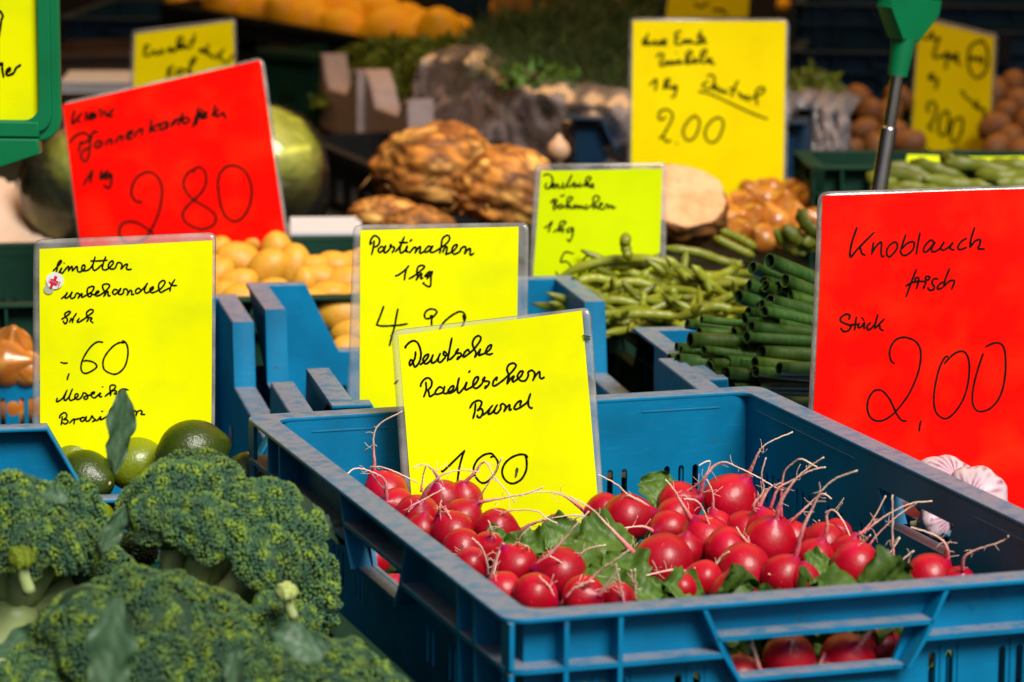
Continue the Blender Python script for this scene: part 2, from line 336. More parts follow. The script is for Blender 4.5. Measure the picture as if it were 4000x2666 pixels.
# ---------------------------------------------------------------- crates
def put(V, side, W, D):
    """panel coords (u, z, w) -> crate coords; w = inset from that side's outer face"""
    u, z, w = V[:, 0], V[:, 1], V[:, 2]
    if side == 'front': return np.stack([u, w, z], 1)
    if side == 'back': return np.stack([u, D - w, z], 1)
    if side == 'left': return np.stack([w, u, z], 1)
    return np.stack([W - w, u, z], 1)
def slot(u, z0, z1, w=.0046):
    r = w / 2; P = [(u - r, z0 + r), (u - r, z1 - r)]
    P += [(u + r * math.cos(t), z1 - r + r * math.sin(t)) for t in np.linspace(math.pi, 0, 5)[1:-1]]
    P += [(u + r, z1 - r), (u + r, z0 + r)]; P += [(u + r * math.cos(t), z0 + r + r * math.sin(t)) for t in np.linspace(0, -math.pi, 5)[1:-1]]
    return P
TH = .0155
def euro_crate(name, origin, yaw, W, D, H, m, label, group=None, marks=False):
    """stacking crate: rim, ribbed walls with hand holes and slots; z=0 of the walls is the rim's top"""
    a = yaw; base = np.array([origin[0], origin[1], origin[2] - H])
    r = empty(name, base, a); tag(r, label, "crate", group)
    def Z(V): V = np.array(V, float); V[:, 2] += H; return V
    V, F = panel(rrect(0, W, 0, D, .014), [rrect(.019, W - .019, .019, D - .019, .011)[::-1]], .0032, .0010)
    V[:, 2] -= .0016; MB().add(Z(V), F).build("rim", m, r, sharp=40)
    V, F = panel(rrect(.012, W - .012, .012, D - .012, .01), [slot(x, y - .04, y + .04, .008) for x in np.arange(.05, W - .04, .03) for y in np.arange(.08, D - .06, .11)], .003)
    V[:, 2] += -H + .0016; MB().add(Z(V), F).build("floor", m, r, smooth=False)
    hx = .193 if W > .35 else W / 2
    for side, Ln, hc, ht, hb in (('front', W, hx, .058, .049), ('back', W, W / 2, .058, .049), ('left', D, D * .455, .058, .046), ('right', D, D * .475, .058, .046)):
        b = MB(); u0 = TH if side in ('front', 'back') else .0187
        hole = [(hc - hb, -.0462), (hc + hb, -.0462), (hc + ht, -.0232), (hc - ht, -.0232)]
        sl = []
        zs0, zs1 = (-.075, -.0435) if side == 'front' else (-.078, -.0535)
        for g in np.arange(.0, Ln / 2 - .02, .0113):
            for sg in (-1, 1):
                u = hc + sg * (g + .0057)
                if abs(u - hc) > ht + .012 and u0 + .022 < u < Ln - u0 - .022 and int(round(abs(u - hc) / .0113 - .5)) % 5 < 3: sl.append(slot(u, zs0, zs1))
        low = [slot(u, -.150, -.100, .0046) for u in np.arange(u0 + .03, Ln - .04, .0113) if int(u / .0113) % 5 < 3]
        Vp, F = panel([(u0, -H + .003), (Ln - u0, -H + .003), (Ln - u0, -.0032), (u0, -.0032)], [hole] + sl + low, .003)
        Vp[:, 2] += TH + .0015; b.add(Z(put(Vp, side, W, D)), F)
        def bx(u_0, u_1, w0, w1, z0, z1):
            VV, FF = box(u_0, u_1, z0, z1, w0, w1); b.add(Z(put(np.array(VV), side, W, D)), FF)
        def slant(uA, zA, uB, zB, w0=.001, w1=TH + .0005, t=.0028):
            VV = np.array([(uA - t / 2, zA, w0), (uA + t / 2, zA, w0), (uB + t / 2, zB, w0), (uB - t / 2, zB, w0), (uA - t / 2, zA, w1), (uA + t / 2, zA, w1), (uB + t / 2, zB, w1), (uB - t / 2, zB, w1)])
            b.add(Z(put(VV, side, W, D)), [(0, 1, 2, 3), (7, 6, 5, 4), (0, 4, 5, 1), (1, 5, 6, 2), (2, 6, 7, 3), (3, 7, 4, 0)])
        us = [.004, .036, .068]; us = us + [Ln - u for u in us]
        if side in ('left', 'right'): us = [.063, .094, Ln - .063, Ln - .094]
        for u in us:
            bx(u - .0014, u + .0014, .0012, TH + .0006, -.0296, -.0030)
            bx(u - .0014, u + .0014, .0016, TH + .0005, -H + .004, -.0324)
        # rib beside the hand hole, then the raised rail over it
        slant(hc - ht - .017, -.003, hc - ht - .004, -.0312); slant(hc + ht + .017, -.003, hc + ht + .004, -.0312)
        slant(hc - ht - .004, -.0312, hc - hb - .003, -.0475); slant(hc + ht + .004, -.0312, hc + hb + .003, -.0475)
        bx(hc - ht - .009, hc + ht + .009, .001, TH + .0004, -.0228, -.0200)
        bx(hc - hb - .004, hc + hb + .004, .006, TH + .0004, -.0492, -.0466)
        c0 = .0 if side in ('front', 'back') else TH + .0006
        ca = .014 if c0 == 0 else c0
        bx(ca, hc - ht - .004, .0014, TH + .0003, -.0326, -.0296); bx(hc + ht + .004, Ln - ca, .0014, TH + .0003, -.0326, -.0296)
        # little frames beside the slots
        for s_ in sl:
            u = s_[0][0] + .0023
            if side == 'front': bx(u + .0048, u + .0058, TH - .0012, TH + .0005, zs0 - .004, zs1 + .004)
        if side in ('back', 'right'):      # faint moulding line on the inside
            bx(.045, hc - ht - .03, TH + .0029, TH + .0036, -.0118, -.0108); bx(hc + ht + .04, Ln - .04, TH + .0029, TH + .0036, -.0118, -.0108)
        if marks and side == 'front':      # moulded signs at the right of the front: a peg, an arrow and letters
            VV, FF = sphere(10, 6); VV = VV * np.array([.0022, .0022, .0016]) + np.array([.277, -.0125, TH]); b.add(Z(put(VV, side, W, D)), FF)
            for st in ([(.289, -.0165), (.2955, -.0163), (.2915, -.0215), (.289, -.0165)], [(.3035, -.016), (.3035, -.009), (.306, -.0095), (.306, -.012), (.3035, -.0125), (.3062, -.016)], [(.308, -.0105), (.3095, -.009), (.311, -.0105), (.308, -.0158), (.3112, -.0158)]):
                P = np.array([(u, z, TH - .0001) for u, z in st]); VV, FF = tube(P, .00035, 5); b.add(Z(put(VV, side, W, D)), FF)
        o = b.build("wall", m, r, smooth=False)
    # rounded corners of the lower rail
    for cx, cy, sx, sy in ((0, 0, 1, 1), (W, 0, -1, 1), (0, D, 1, -1), (W, D, -1, -1)):
        P = [(0.0014 + .0126 - .0126 * math.sin(t), .0014 + .0126 - .0126 * math.cos(t)) for t in np.linspace(0, math.pi / 2, 6)]
        poly = [(.014, TH)] + P[:0] + [(.014, .0014)] + P[1:] + [(.0014, .0165), (TH, .0165)]
        V, F = panel(poly, [], .003); V[:, 2] -= .0311; V[:, 0] = cx + sx * V[:, 0]; V[:, 1] = cy + sy * V[:, 1]
        MB().add(Z(V), F).build("corner_rail", m, r, smooth=False)
    return r

def bin_crate(name, origin, yaw, W, D, H, m, label, cuts, side_cut=(.15, .15), drop=.062, slope=.03, group=None):
    """display crate with raised corners: each wall is cut down in the middle; cuts = ((front l, front r), (back l, back r))"""
    base = np.array([origin[0], origin[1], origin[2] - H]); r = empty(name, base, yaw); tag(r, label, "crate", group)
    def Z(V): V = np.array(V, float); V[:, 2] += H; return V
    V, F = panel(rrect(.012, W - .012, .012, D - .012, .01), [], .003); V[:, 2] += -H + .0016; MB().add(Z(V), F).build("floor", m, r, smooth=False)
    for side, Ln, (cl, cr) in (('front', W, cuts[0]), ('back', W, cuts[1]), ('left', D, side_cut), ('right', D, side_cut)):
        b = MB(); u0 = TH if side in ('front', 'back') else .0187; sl_ = slope if side in ('front', 'back') else .012
        dr = 0.0 if cl is None else (cr if cr > 1 else drop); cl, cr = (Ln * .3, Ln * .3) if cl is None else (cl, cr)
        prof = [(0, 0), (cl, 0), (cl + sl_, -dr), (Ln - cr - sl_, -dr), (Ln - cr, 0), (Ln, 0)]
        P = [(max(u0, min(Ln - u0, u)), z - .001) for u, z in prof]
        holes = [slot(u, -min(drop, .062) - .057, -min(drop, .062) - .031, .0046) for u in np.arange(u0 + .03, Ln - .05, .0083) if int(u / .0083) % 6 < 5] if side in ('back', 'front') else []
        Vp, F = panel([(u0, -H + .003), (Ln - u0, -H + .003)] + P[::-1], holes, .003, 0); Vp[:, 2] += TH + .0015; b.add(Z(put(Vp, side, W, D)), F)
        # flange following the cut
        t = .003; q = [(0, 0)] + prof[1:-1] + [(Ln, 0)]; e0 = 0.0 if side in ('front', 'back') else TH + .0031
        q[0] = (e0, 0); q[-1] = (Ln - e0, 0)
        off = []
        for i, (u, z) in enumerate(q):
            du = t * .45 if i == 1 or i == len(q) - 3 and False else 0
            k = {1: -t * .5, 2: -t * .5, 3: t * .5, 4: t * .5}.get(i, 0); off.append((u + k, z - t))
        Vf, Ff = panel(q + off[::-1], [], TH + .0028, .0012); Vf[:, 2] += (TH + .0028) / 2; b.add(Z(put(Vf, side, W, D)), Ff)
        for u in (.045, Ln - .045):
            VV, FF = box(u - .0014, u + .0014, -H + .004, -drop - .006, .002, TH + .0004); b.add(Z(put(np.array(VV), side, W, D)), FF)
        b.build("wall", m, r, sharp=35)
    return r
A18 = math.radians(18.4225)
CX = np.array([math.cos(A18), math.sin(A18), 0]); CY = np.array([-math.sin(A18), math.cos(A18), 0])   # radish crate's own axes
radish_crate = euro_crate("radish_crate", (0, 0, Z0), A18, .4, .6, .2, M_BLUE, "blue plastic crate full of red radishes, nearest of the blue crates", marks=True)
A11 = math.radians(10.8)
parsnip_crate = bin_crate("parsnip_crate", (-.130, .628, Z0 - .004), A11, .30, .58, .2, M_BLUE,
    "blue crate with cut-down walls holding the Pastinaken sign, behind the radish crate", ((.03, .03), (.052, .062)))
lime_crate = bin_crate("lime_crate", (-.432, .570, Z0 - .014), A11, .298, .58, .2, M_BLUE,
    "blue crate with cut-down walls holding the limes and their yellow sign", ((.10, .03), (.05, .062)), drop=.055)
stem_crate = bin_crate("garlic_greens_crate", (.149, .760, Z0 - .008), A11, .40, .24, .19, M_BLUE, "blue crate with a low front and cut garlic greens lying in it", ((.022, .022), (None, None)), side_cut=(None, None), drop=.115, slope=.012)
garlic_crate = euro_crate("garlic_bulb_crate", tuple(CX * .425 + CY * .0 + np.array([0, 0, Z0 - .055])), A18, .4, .6, .145, M_BLUE, "blue crate holding garlic bulbs right of the radish crate, standing lower")
onion_crate = bin_crate("onion_crate", (-.86, 1.10, Z0 - .0), math.radians(10), .40, .40, .2, M_BLUE, "shaded blue crate of brown onions at the left edge behind the limes", ((.05, .10), (.06, .06)))
broccoli_crate = euro_crate("broccoli_crate", tuple(CX * -.425 + CY * -.14 + np.array([0, 0, Z0 - .062])), A18, .405, .6, .14, M_GREENP, "dark green crate the broccoli heads are heaped in, left of the radishes")
# ---------------------------------------------------------------- price signs
def strokes(txt): return [[tuple(float(v) for v in p.split(',')) for p in s.split()] for s in txt.split(';') if s.strip()]
CLIPM = mat("white_clip_plastic", (.7, .7, .66), (.55, .55, .5), rough=.4)
class Card:
    """laminated card standing in a plane; corners are given where they appear at that plane's real depth"""
    def __init__(s, label, y, anchor, yaw, lean, pquad, fquad, mat_, group=None, bend=.0017, name="price_sign", cat="price sign"):
        s.n = np.array([math.sin(math.radians(yaw)) * math.cos(math.radians(lean)), -math.cos(math.radians(yaw)) * math.cos(math.radians(lean)), math.sin(math.radians(lean))])
        s.p0 = at(anchor[0], anchor[1], y)
        s.ax = np.cross([0, 0, 1.0], -s.n); s.ax = -np.cross(s.n, [0, 0, 1.0]); s.ax /= np.linalg.norm(s.ax)
        if s.ax[0] < 0: s.ax = -s.ax
        s.ay = np.cross(s.n, s.ax); s.ay = s.ay if s.ay[2] > 0 else -s.ay
        s.bend = bend; s.ph = (anchor[0] * .01) % 6
        s.r = empty(name, s.p0); tag(s.r, label, cat, group); s.M = mat_
        s.psize = None
        def quad(q, off, nx, ny, rnd=0.0):
            c = np.array([s.loc(*p) for p in q]); V = []; F = []
            for j in range(ny + 1):
                for i in range(nx + 1):
                    u, v = i / nx, j / ny; p = (1 - v) * ((1 - u) * c[0] + u * c[1]) + v * ((1 - u) * c[3] + u * c[2]); V.append(p)
            V = np.array(V)
            for j in range(ny):
                for i in range(nx): a = j * (nx + 1) + i; F.append((a, a + nx + 1, a + nx + 2, a + 1))
            return s.world(V, off), F
        if fquad is not None:
            c = np.array([s.loc(*p) for p in fquad]); P = []; w = np.linalg.norm(c[1] - c[0]); rd = w * .045
            for k in range(4):
                A, B, Cc = c[k - 1], c[k], c[(k + 1) % 4]; d1 = (A - B) / np.linalg.norm(A - B); d2 = (Cc - B) / np.linalg.norm(Cc - B)
                for t in np.linspace(0, 1, 6): P.append((1 - t) ** 2 * (B + d1 * rd) + 2 * t * (1 - t) * B + t * t * (B + d2 * rd))
            Q = []
            for i in range(len(P)):
                p0_, p1_ = P[i], P[(i + 1) % len(P)]; m_ = max(1, int(np.linalg.norm(p1_ - p0_) / (w * .06)))
                Q += [p0_ + (p1_ - p0_) * k / m_ for k in range(m_)]
            P = np.array(Q); n = len(P); cen = P.mean(0); rings = [cen + (P - cen) * k for k in (1, .96, .92, .88, .84)]
            V = np.concatenate(rings); F = [(r * n + i, (r + 1) * n + i, (r + 1) * n + (i + 1) % n, r * n + (i + 1) % n) for r in range(4) for i in range(n)]
            Vf = s.world(V, -.0007); Vb = s.world(V, -.0011); b = MB(); b.add(np.concatenate([Vf, Vb]) - s.p0, F + [tuple(i + len(V) for i in f[::-1]) for f in F] + [(i, (i + 1) % n, (i + 1) % n + len(V), i + len(V)) for i in range(n)])
            b.build("lamination", M_FILM, s.r)
        V, F = quad(pquad, 0, 10, 12)
        V2 = s.world(np.array([s.loc2(v) for v in V]), -.00025); n = len(V)
        b = MB(); b.add(np.concatenate([V, V2]) - s.p0, F + [tuple(i + n for i in f[::-1]) for f in F])
        b.build("paper", mat_, s.r)
    def loc(s, px, py):
        d = onplane(px, py, s.p0, s.n) - s.p0; return np.array([d @ s.ax, d @ s.ay])
    def loc2(s, p):
        d = p - s.p0; return np.array([d @ s.ax, d @ s.ay])
    def world(s, L, off):
        L = np.asarray(L); w = s.bend * (np.sin(L[:, 0] * 38 + s.ph) + np.sin(L[:, 1] * 27 + 1.3 * s.ph) * .8)
        return s.p0 + L[:, :1] * s.ax + L[:, 1:2] * s.ay + (w + off)[:, None] * s.n
    def write(s, words, pen, m=None, name="handwriting", off=.00035):
        """words: (x0, y0, scale, strokes) in measured pixels; pen = stroke width in full pixels"""
        if len(words) > 1:
            for w_ in words: o = s.write([w_], pen, m, name, off)
            return o
        b = MB(); k = 0
        for x0, y0, sc, txt in words:
            for st in strokes(txt):
                P = np.array([s.loc((x0 + x * sc) / S, (y0 + y * sc) / S) for x, y in st])
                Q = spline(P, max(6, 7 * (len(P) - 1))) if len(P) > 2 else spline(P, 5)
                mp = np.linalg.norm(s.loc(1001 / S, 800 / S) - s.loc(1000 / S, 800 / S)); hw = pen * 1.16 * mp / 2
                T = np.gradient(Q, axis=0); L = np.linalg.norm(T, axis=1)[:, None]; T = T / (L + 1e-9)
                Nn = np.stack([-T[:, 1], T[:, 0]], 1); nq = len(Q)
                ang = np.arctan2(T[:, 1], T[:, 0]); wd = hw * (.86 + .24 * np.abs(np.sin(ang + .6)) + .06 * np.sin(np.arange(nq) * .9 + k)); wd[0] *= .8; wd[-1] *= .75
                A = Q + Nn * wd[:, None]; B = Q - Nn * wd[:, None]
                c0 = [Q[0] + wd[0] * (math.cos(t) * -T[0] + math.sin(t) * Nn[0]) for t in (1.0, .35, -.35, -1.0)]
                c1 = [Q[-1] + wd[-1] * (math.cos(t) * T[-1] + math.sin(t) * Nn[-1]) for t in (1.0, .35, -.35, -1.0)]
                V = np.concatenate([A, B, c0, c1]); F = [(i, nq + i, nq + i + 1, i + 1) for i in range(nq - 1)]
                o = 2 * nq; F += [(0, o, o + 1, o + 2, o + 3, nq), (nq - 1, 2 * nq - 1, o + 7, o + 6, o + 5, o + 4)]
                b.add(s.world(V, off + k * .0000022) - s.p0, F); k += 1
        return b.build(name, m or M_INK, s.r, smooth=False)
def q(*a): return [(x / S, y / S) for x, y in a]

# radishes
card = Card("tilted neon yellow sign reading Deutsche Radieschen Bund 100 among the radishes", .52, (1150, 1240), -8, 9,
    q((1556, 1310), (2273, 1214), (2352, 2115), (1624, 2120)), q((1527, 1291), (2306, 1200), (2371, 2135), (1588, 2140)), M_YEL)
card.write([(1560, 1280, .17, "150,465 135,450 200,370 270,320 340,305 410,345 460,440 490,560 490,660 465,770 420,850 360,905 330,860 300,770 270,740 235,790 240,870 290,830 340,740 365,650 370,560;480,850 560,790 640,700 665,620 600,640 540,730 570,820 620,830 690,780 740,700 765,630;735,720 740,810 800,800 870,730 930,600;890,690 890,780 950,790 1050,680;1080,600 1020,550 1010,630 1090,640 1130,600;1195,245 1150,480 1120,640 1100,770;1110,720 1160,730 1270,620 1350,490 1285,585 1390,590 1410,640 1360,700 1320,730 1350,670;1590,545 1570,510 1500,560 1455,660 1490,670 1600,590 1700,500 1830,330 1860,240 1810,190 1720,240 1670,360 1700,480 1750,580 1725,680;1725,680 1800,580 1850,500 1830,570 1820,640 1880,620 1980,580 2080,490 2105,400 2030,440 1970,560 2000,610 2060,620 2130,600"),
    (1620, 1400, .2295, "100,480 110,430 160,360 230,335 285,390 280,470 230,540;188,410 195,520 185,570 155,655;200,530 235,570 255,650 330,610;330,610 400,610 470,580 490,530 420,490 360,550 340,600;505,480 485,560 500,600 560,590 640,540 655,470 600,500 560,580 610,590 700,520 750,335;745,340 725,450 725,570 760,585 840,490 880,405 855,500 865,540 930,510 990,470 1060,390 1075,320 1020,340 985,430 1000,500 1060,505 1140,430 1190,320 1150,385 1250,395 1255,440 1190,515 1205,470;932,218 915,240;1385,375 1395,325 1340,380 1325,460 1370,465 1480,390 1570,310 1660,220 1720,130 1680,85 1600,110 1565,190 1600,300 1580,370 1570,435;1570,435 1630,350 1685,305 1660,380 1680,400 1740,360 1810,300 1840,225 1790,230 1745,310 1800,380 1880,380 1930,300 1930,240 1990,205 2040,250 2035,320 2012,375;2012,375 2060,290 2125,230 2130,320 2160,345 2205,325;935,845 990,760 1080,720 1135,750 1110,830 1065,890;1030,775 1020,900 990,1025;1065,890 1130,860 1155,920 1120,1000 1070,1005 1060,970;1150,970 1220,920 1320,805;1280,850 1250,950 1320,920 1400,795;1370,850 1350,920 1400,935 1460,860 1460,800 1500,775 1545,820 1520,905;1520,905 1570,830 1615,795 1610,880 1645,870;1790,800 1810,725 1740,760 1690,850 1740,865 1850,800 1920,740 1970,605;1960,640 1935,720 1940,810 1985,850 2000,840"),
    (1680, 1740, .1785, "255,560 320,540 750,120;750,120 700,260 640,500 590,880;1330,260 1390,230 1330,180 1180,210 1040,320 960,470 960,600 1040,750 1150,825 1280,780 1400,640 1480,480 1480,350 1400,230;2140,260 2090,210 1960,200 1780,270 1640,400 1580,560 1610,700 1700,800 1800,835 1900,810 2020,720 2110,540 2120,350 2090,210")], 6.6)
M_FLECK = mat("dried_leaf", (.03, .05, .008), (.05, .07, .012), rough=.8)
card.write([(1680, 1740, .1785, "1905,500 1900,600 1885,680;1920,510 1915,590")], 6, M_FLECK, "leaf_scrap", .0009)
card.write([(1300, 867, .595, "1645,745 1690,770;1650,765 1685,775;1660,750 1690,755;380,748 392,760")], 6, M_FLECK, "leaf_scrap", .0012)
# parsnips
card = Card("neon yellow sign reading Pastinaken 1 kg 4,90, half hidden by the tilted radish sign", .80, (1000, 940), -3, 7,
    q((1409, 900), (2026, 886), (2015, 1640), (1405, 1640)), q((1380, 879), (2066, 870), (2058, 1645), (1354, 1645)), M_YEL)
card.write([(1420, 900, .204, "165,235 135,265 145,190 190,120 240,105 300,150 315,220 280,290 220,320;210,205 195,330 165,460;400,330 350,310 290,370 310,420 370,390 430,295;430,300 400,390 415,430 470,400 520,330 535,270 520,310 590,320 590,370 555,425;620,405 700,310 785,130;740,230 705,350 710,420 740,430 800,380 845,300 820,400 860,410;690,230 760,235 850,235;925,180 895,210;885,430 960,340 1000,325 1010,370 990,435;990,435 1060,330 1095,320 1080,420 1100,440 1170,400;1290,310 1240,310 1180,380 1180,420 1240,400 1330,300;1330,300 1280,400 1310,425 1380,400 1460,350 1560,280 1640,190 1640,110 1580,105 1510,170 1490,300 1460,440;1520,420 1560,330 1600,320 1590,420 1580,460 1700,410 1780,330 1790,275 1730,300 1690,390 1730,455 1790,440 1850,400 1870,350 1940,310 1960,360 1935,450;1935,450 2000,370 2045,355 2040,460 2070,470 2110,440;620,870 680,850 800,760 870,680;830,730 800,850 790,945;880,925 960,880 1080,790 1170,700 1120,670 1050,700 1025,790 1040,880 1015,950;1015,950 1080,850 1120,830 1100,920 1140,915;1310,810 1270,790 1190,860 1190,885 1250,860 1320,790;1320,790 1295,900 1290,1040 1250,1080 1150,1020 1165,1005;1220,925 1280,850"),
    (1440, 1160, .1785, "335,210 260,420 180,610;180,610 300,635 500,630 700,615 850,590;645,270 610,450 575,640 530,800 490,950 465,1060;1500,320 1440,275 1340,270 1250,330 1225,420 1260,475 1330,470 1420,430 1500,340;1350,415 1400,425 1380,500 1380,620;2065,400 2095,510 2120,440 2080,350 1990,325 1880,370 1740,470 1620,590 1560,720 1600,850 1720,900 1900,800 2060,620 2100,500"),
    (1440, 1160, .1785, "575,1900 640,1830")], 6.4)
# limes
card = Card("neon yellow sign reading Limetten unbehandelt -,60 with a round white sticker, above the limes", .66, (290, 1050), -2, 5,
    q((156, 973), (830, 940), (822, 1800), (156, 1800)), q((132, 937), (844, 909), (835, 1815), (122, 1815)), M_YEL)
card.write([(180, 980, .221, "140,350 200,290 280,200 270,165 220,230 210,320 190,370;240,385 290,300 265,370 300,390 350,330 410,270 410,350;333,212 336,216;410,350 470,270 480,350;480,350 560,270 570,350 610,370 660,340 700,300 690,245 650,270 650,330 700,350 780,320 850,230;880,105 840,250 850,330 900,330 1000,240;1065,105 1020,230 1010,310 1050,335 1110,310 1190,230 1190,175 1140,200 1110,270 1150,315 1220,310 1255,250 1270,215 1310,205 1350,240 1335,320;805,175 940,175 1090,162;1335,320 1400,250 1445,235 1430,310 1465,330 1515,322;285,840 370,770 385,735 345,815 375,830 430,790 475,720 445,800 470,840 520,810 540,760 575,745 605,770 580,835;580,835 620,770 650,755 640,800 660,815 720,780 820,720 860,640 820,625 750,660 740,730 760,800 800,800 820,750 790,740 850,770 940,730 930,705 890,740 890,790 960,780 1080,690 1135,610 1080,580 1010,610 1030,690 1070,740 1030,800;1030,800 1080,720 1105,720 1110,790 1145,790;1270,690 1220,680 1185,730 1220,770 1280,720 1330,660;1330,665 1290,750 1330,770 1375,740 1380,690 1420,670 1455,720 1440,780;1440,780 1490,700 1520,710 1520,770 1560,765;1680,690 1640,660 1590,700 1600,750 1650,735 1740,650 1795,575;1790,580 1745,690 1770,745 1830,720 1895,670 1890,635 1840,680 1850,730 1910,735 2040,660 2105,560 2070,525 2000,580 1995,670 2030,735 2100,700 2180,660;2275,510 2210,620 2190,715;2175,555 2230,610 2310,615"),
    (200, 1200, .1913, "230,240 320,185 400,110 380,80 300,120 295,170 340,240 330,300 300,335 265,300 260,280;385,300 430,230;525,125 460,230 445,310;405,225 470,260;585,225 540,290 580,300 680,240 770,170 860,100 860,50 800,50 735,110 745,180 765,230 740,290;740,290 790,210 845,225 810,265 870,320;1060,715 970,705 870,755 750,890 650,1070 615,1220 640,1320 710,1350 800,1320 920,1240 930,1180 860,1120 740,1090 670,1100;1490,730 1400,725 1280,790 1150,930 1070,1080 1070,1230 1130,1310 1280,1370 1400,1330 1510,1200 1565,1000 1565,830 1520,720 1455,685;205,1125 270,1142 335,1138;370,1360 345,1420 333,1478"),
    (190, 1480, .17, "200,445 185,510 210,525 330,440 430,260;400,320 360,470 400,490 480,400 550,235;520,300 480,430 510,495 600,460 680,390 670,345 620,360 610,430 670,475 740,440 790,360 800,325 850,330 900,380 900,440 850,470 810,430 860,400 960,370 1050,330 1050,300 990,330 990,400 1050,440 1100,410 1195,325 1170,390 1190,415 1225,408;1240,183 1250,185;1300,400 1400,320 1530,210 1520,150 1440,150 1410,200 1420,300 1420,385;1420,385 1450,290 1530,270 1560,310 1510,345 1570,352;1770,250 1720,235 1640,280 1620,330 1690,330 1760,270 1760,240 1830,262"),
    (190, 1480, .17, "255,900 270,840 350,780 410,800 415,880 350,935;315,870 310,960 290,1055;350,935 420,940 450,990 390,1035 325,1010;490,1010 560,940 600,930 585,1035;600,930 680,920 760,900;830,890 770,890 735,950 780,975 840,930 870,865;870,865 860,950 900,975 960,930 1000,850 1030,900 1080,940 1010,985;1080,955 1130,950 1195,870 1190,930 1220,935 1390,840 1500,760 1520,680 1470,670 1410,740 1410,860 1450,910 1520,870 1640,810 1650,750 1590,780 1600,860 1700,880 1850,870 1905,830 1910,770 1960,745 2010,760 2005,855;1225,745 1245,747;2005,855 2040,760 2120,735 2140,780 2120,820 2205,828")], 5.6)
M_WHITE = mat("white_sticker", (.8, .8, .8), (.72, .74, .76), rough=.35)
M_CROSS = mat("sticker_red", (.55, .01, .04), (.6, .015, .05), rough=.4)
M_PINK = mat("sticker_pink_print", (.8, .3, .32), rough=.4)
def flat(card, pts, m, name, off, parent):
    P = np.array([card.loc(x / S, y / S) for x, y in pts]); o = MB().add(card.world(P, off) - card.p0, [tuple(range(len(P)))]).build(name, m, parent, smooth=False); return o
zs = lambda x, y: (160 + x * 140 / 1568, 1040 + y * 140 / 1568)
stk = flat(card, [zs(640 + 380 * math.cos(t), 630 + 368 * math.sin(t)) for t in np.linspace(0, 2 * math.pi, 28)[:-1]], M_WHITE, "sticker", .0012, card.r)
flat(card, [zs(370 + 225 * math.cos(t), 1010 + 215 * math.sin(t)) for t in np.linspace(0, 2 * math.pi, 20)[:-1]], mat("torn_sticker_back", (.42, .42, .3), rough=.6), "sticker_backing", .0008, card.r)
flat(card, [zs(*p) for p in [(645, 395), (775, 455), (700, 610), (825, 675), (715, 865), (590, 815), (515, 975), (400, 930), (475, 770), (395, 705), (480, 530), (580, 565)]], M_CROSS, "cross", .0015, stk)
def sticker_text(body, x, y, ang, size, m):
    cu = bpy.data.curves.new("tmp", 'FONT'); cu.body = body; cu.align_x = 'CENTER'; cu.align_y = 'CENTER'; ob = bpy.data.objects.new("tmp", cu)
    me = bpy.data.meshes.new_from_object(ob); V = np.array([v.co[:] for v in me.vertices]); F = [tuple(p.vertices) for p in me.polygons]
    bpy.data.objects.remove(ob); bpy.data.curves.remove(cu); bpy.data.meshes.remove(me)
    c, s_ = math.cos(ang), math.sin(ang); P = [card.loc(*(np.array(zs(x + size * (c * v[0] + s_ * v[1]), y + size * (s_ * v[0] - c * v[1]))) / S)) for v in V]
    MB().add(card.world(np.array(P), .0017) - card.p0, F).build("lettering", m, stk, smooth=False)
sticker_text("LIMEAID", 620, 690, .42, 105, M_PINK); sticker_text("#4048", 835, 800, -1.18, 110, M_CROSS); sticker_text("MEXICO", 395, 610, -1.15, 85, M_PINK)
# foot of the clip that holds the lime sign
V, F = sphere(14, 8); MB().add(V * np.array([.0055, .003, .0075]) + at(80, 998, .655) - card.p0, F).build("clip", CLIPM, card.r)
# beans
card = Card("yellow-green sign reading Deutsche Böhnchen 1 kg 5,9 standing in the beans", 1.30, (1375, 640), 4, 4,
    q((2114, 669), (2588, 660), (2575, 1110), (2079, 1120)), q((2091, 641), (2607, 637), (2600, 1130), (2062, 1140)), M_LIME)
card.write([(2080, 640, .2933, "150,160 200,140 250,165 270,220 240,300 200,335 170,310 190,260;230,330 300,280 280,265 262,310 300,325 340,270 345,320 390,310 412,255 400,315 440,310 525,150;525,150 480,250 460,300 500,305 560,250 548,310 590,300 580,270;640,260 600,300 650,300 740,240 780,190 740,175 710,220 705,305;705,305 750,265 750,310 815,280 790,270 780,315 820,318;240,520 290,475 330,490 300,540;290,480 280,615;300,540 335,570 280,615;390,540 350,560 360,600 400,570 390,540;375,435 425,418;410,590 500,500 535,455 500,440 465,480 460,600;460,600 500,550 505,595 545,580 560,545 560,600;560,600 600,550 610,600;610,600 650,555 655,592 700,580;725,550 690,580 710,605 780,560 860,500 890,450 850,425 810,460 810,600;810,600 850,550 860,595 890,580 930,530 900,530 900,600 950,600 980,545 1010,550 1000,595;1000,595 1060,555 1060,595 1105,580;160,855 200,835 265,770 235,840 215,910;285,910 340,870 430,800 440,770 390,770 360,810 350,910;360,900 410,860 400,920;530,850 470,870 460,910 510,900 545,860;545,870 530,960 490,1035 460,1000;545,1195 430,1180 375,1305 450,1300 505,1360 490,1440 430,1500 360,1500 310,1440;860,1310 830,1250 760,1225 700,1245 675,1290 700,1370 760,1400;790,1245 840,1260")], 5.8)
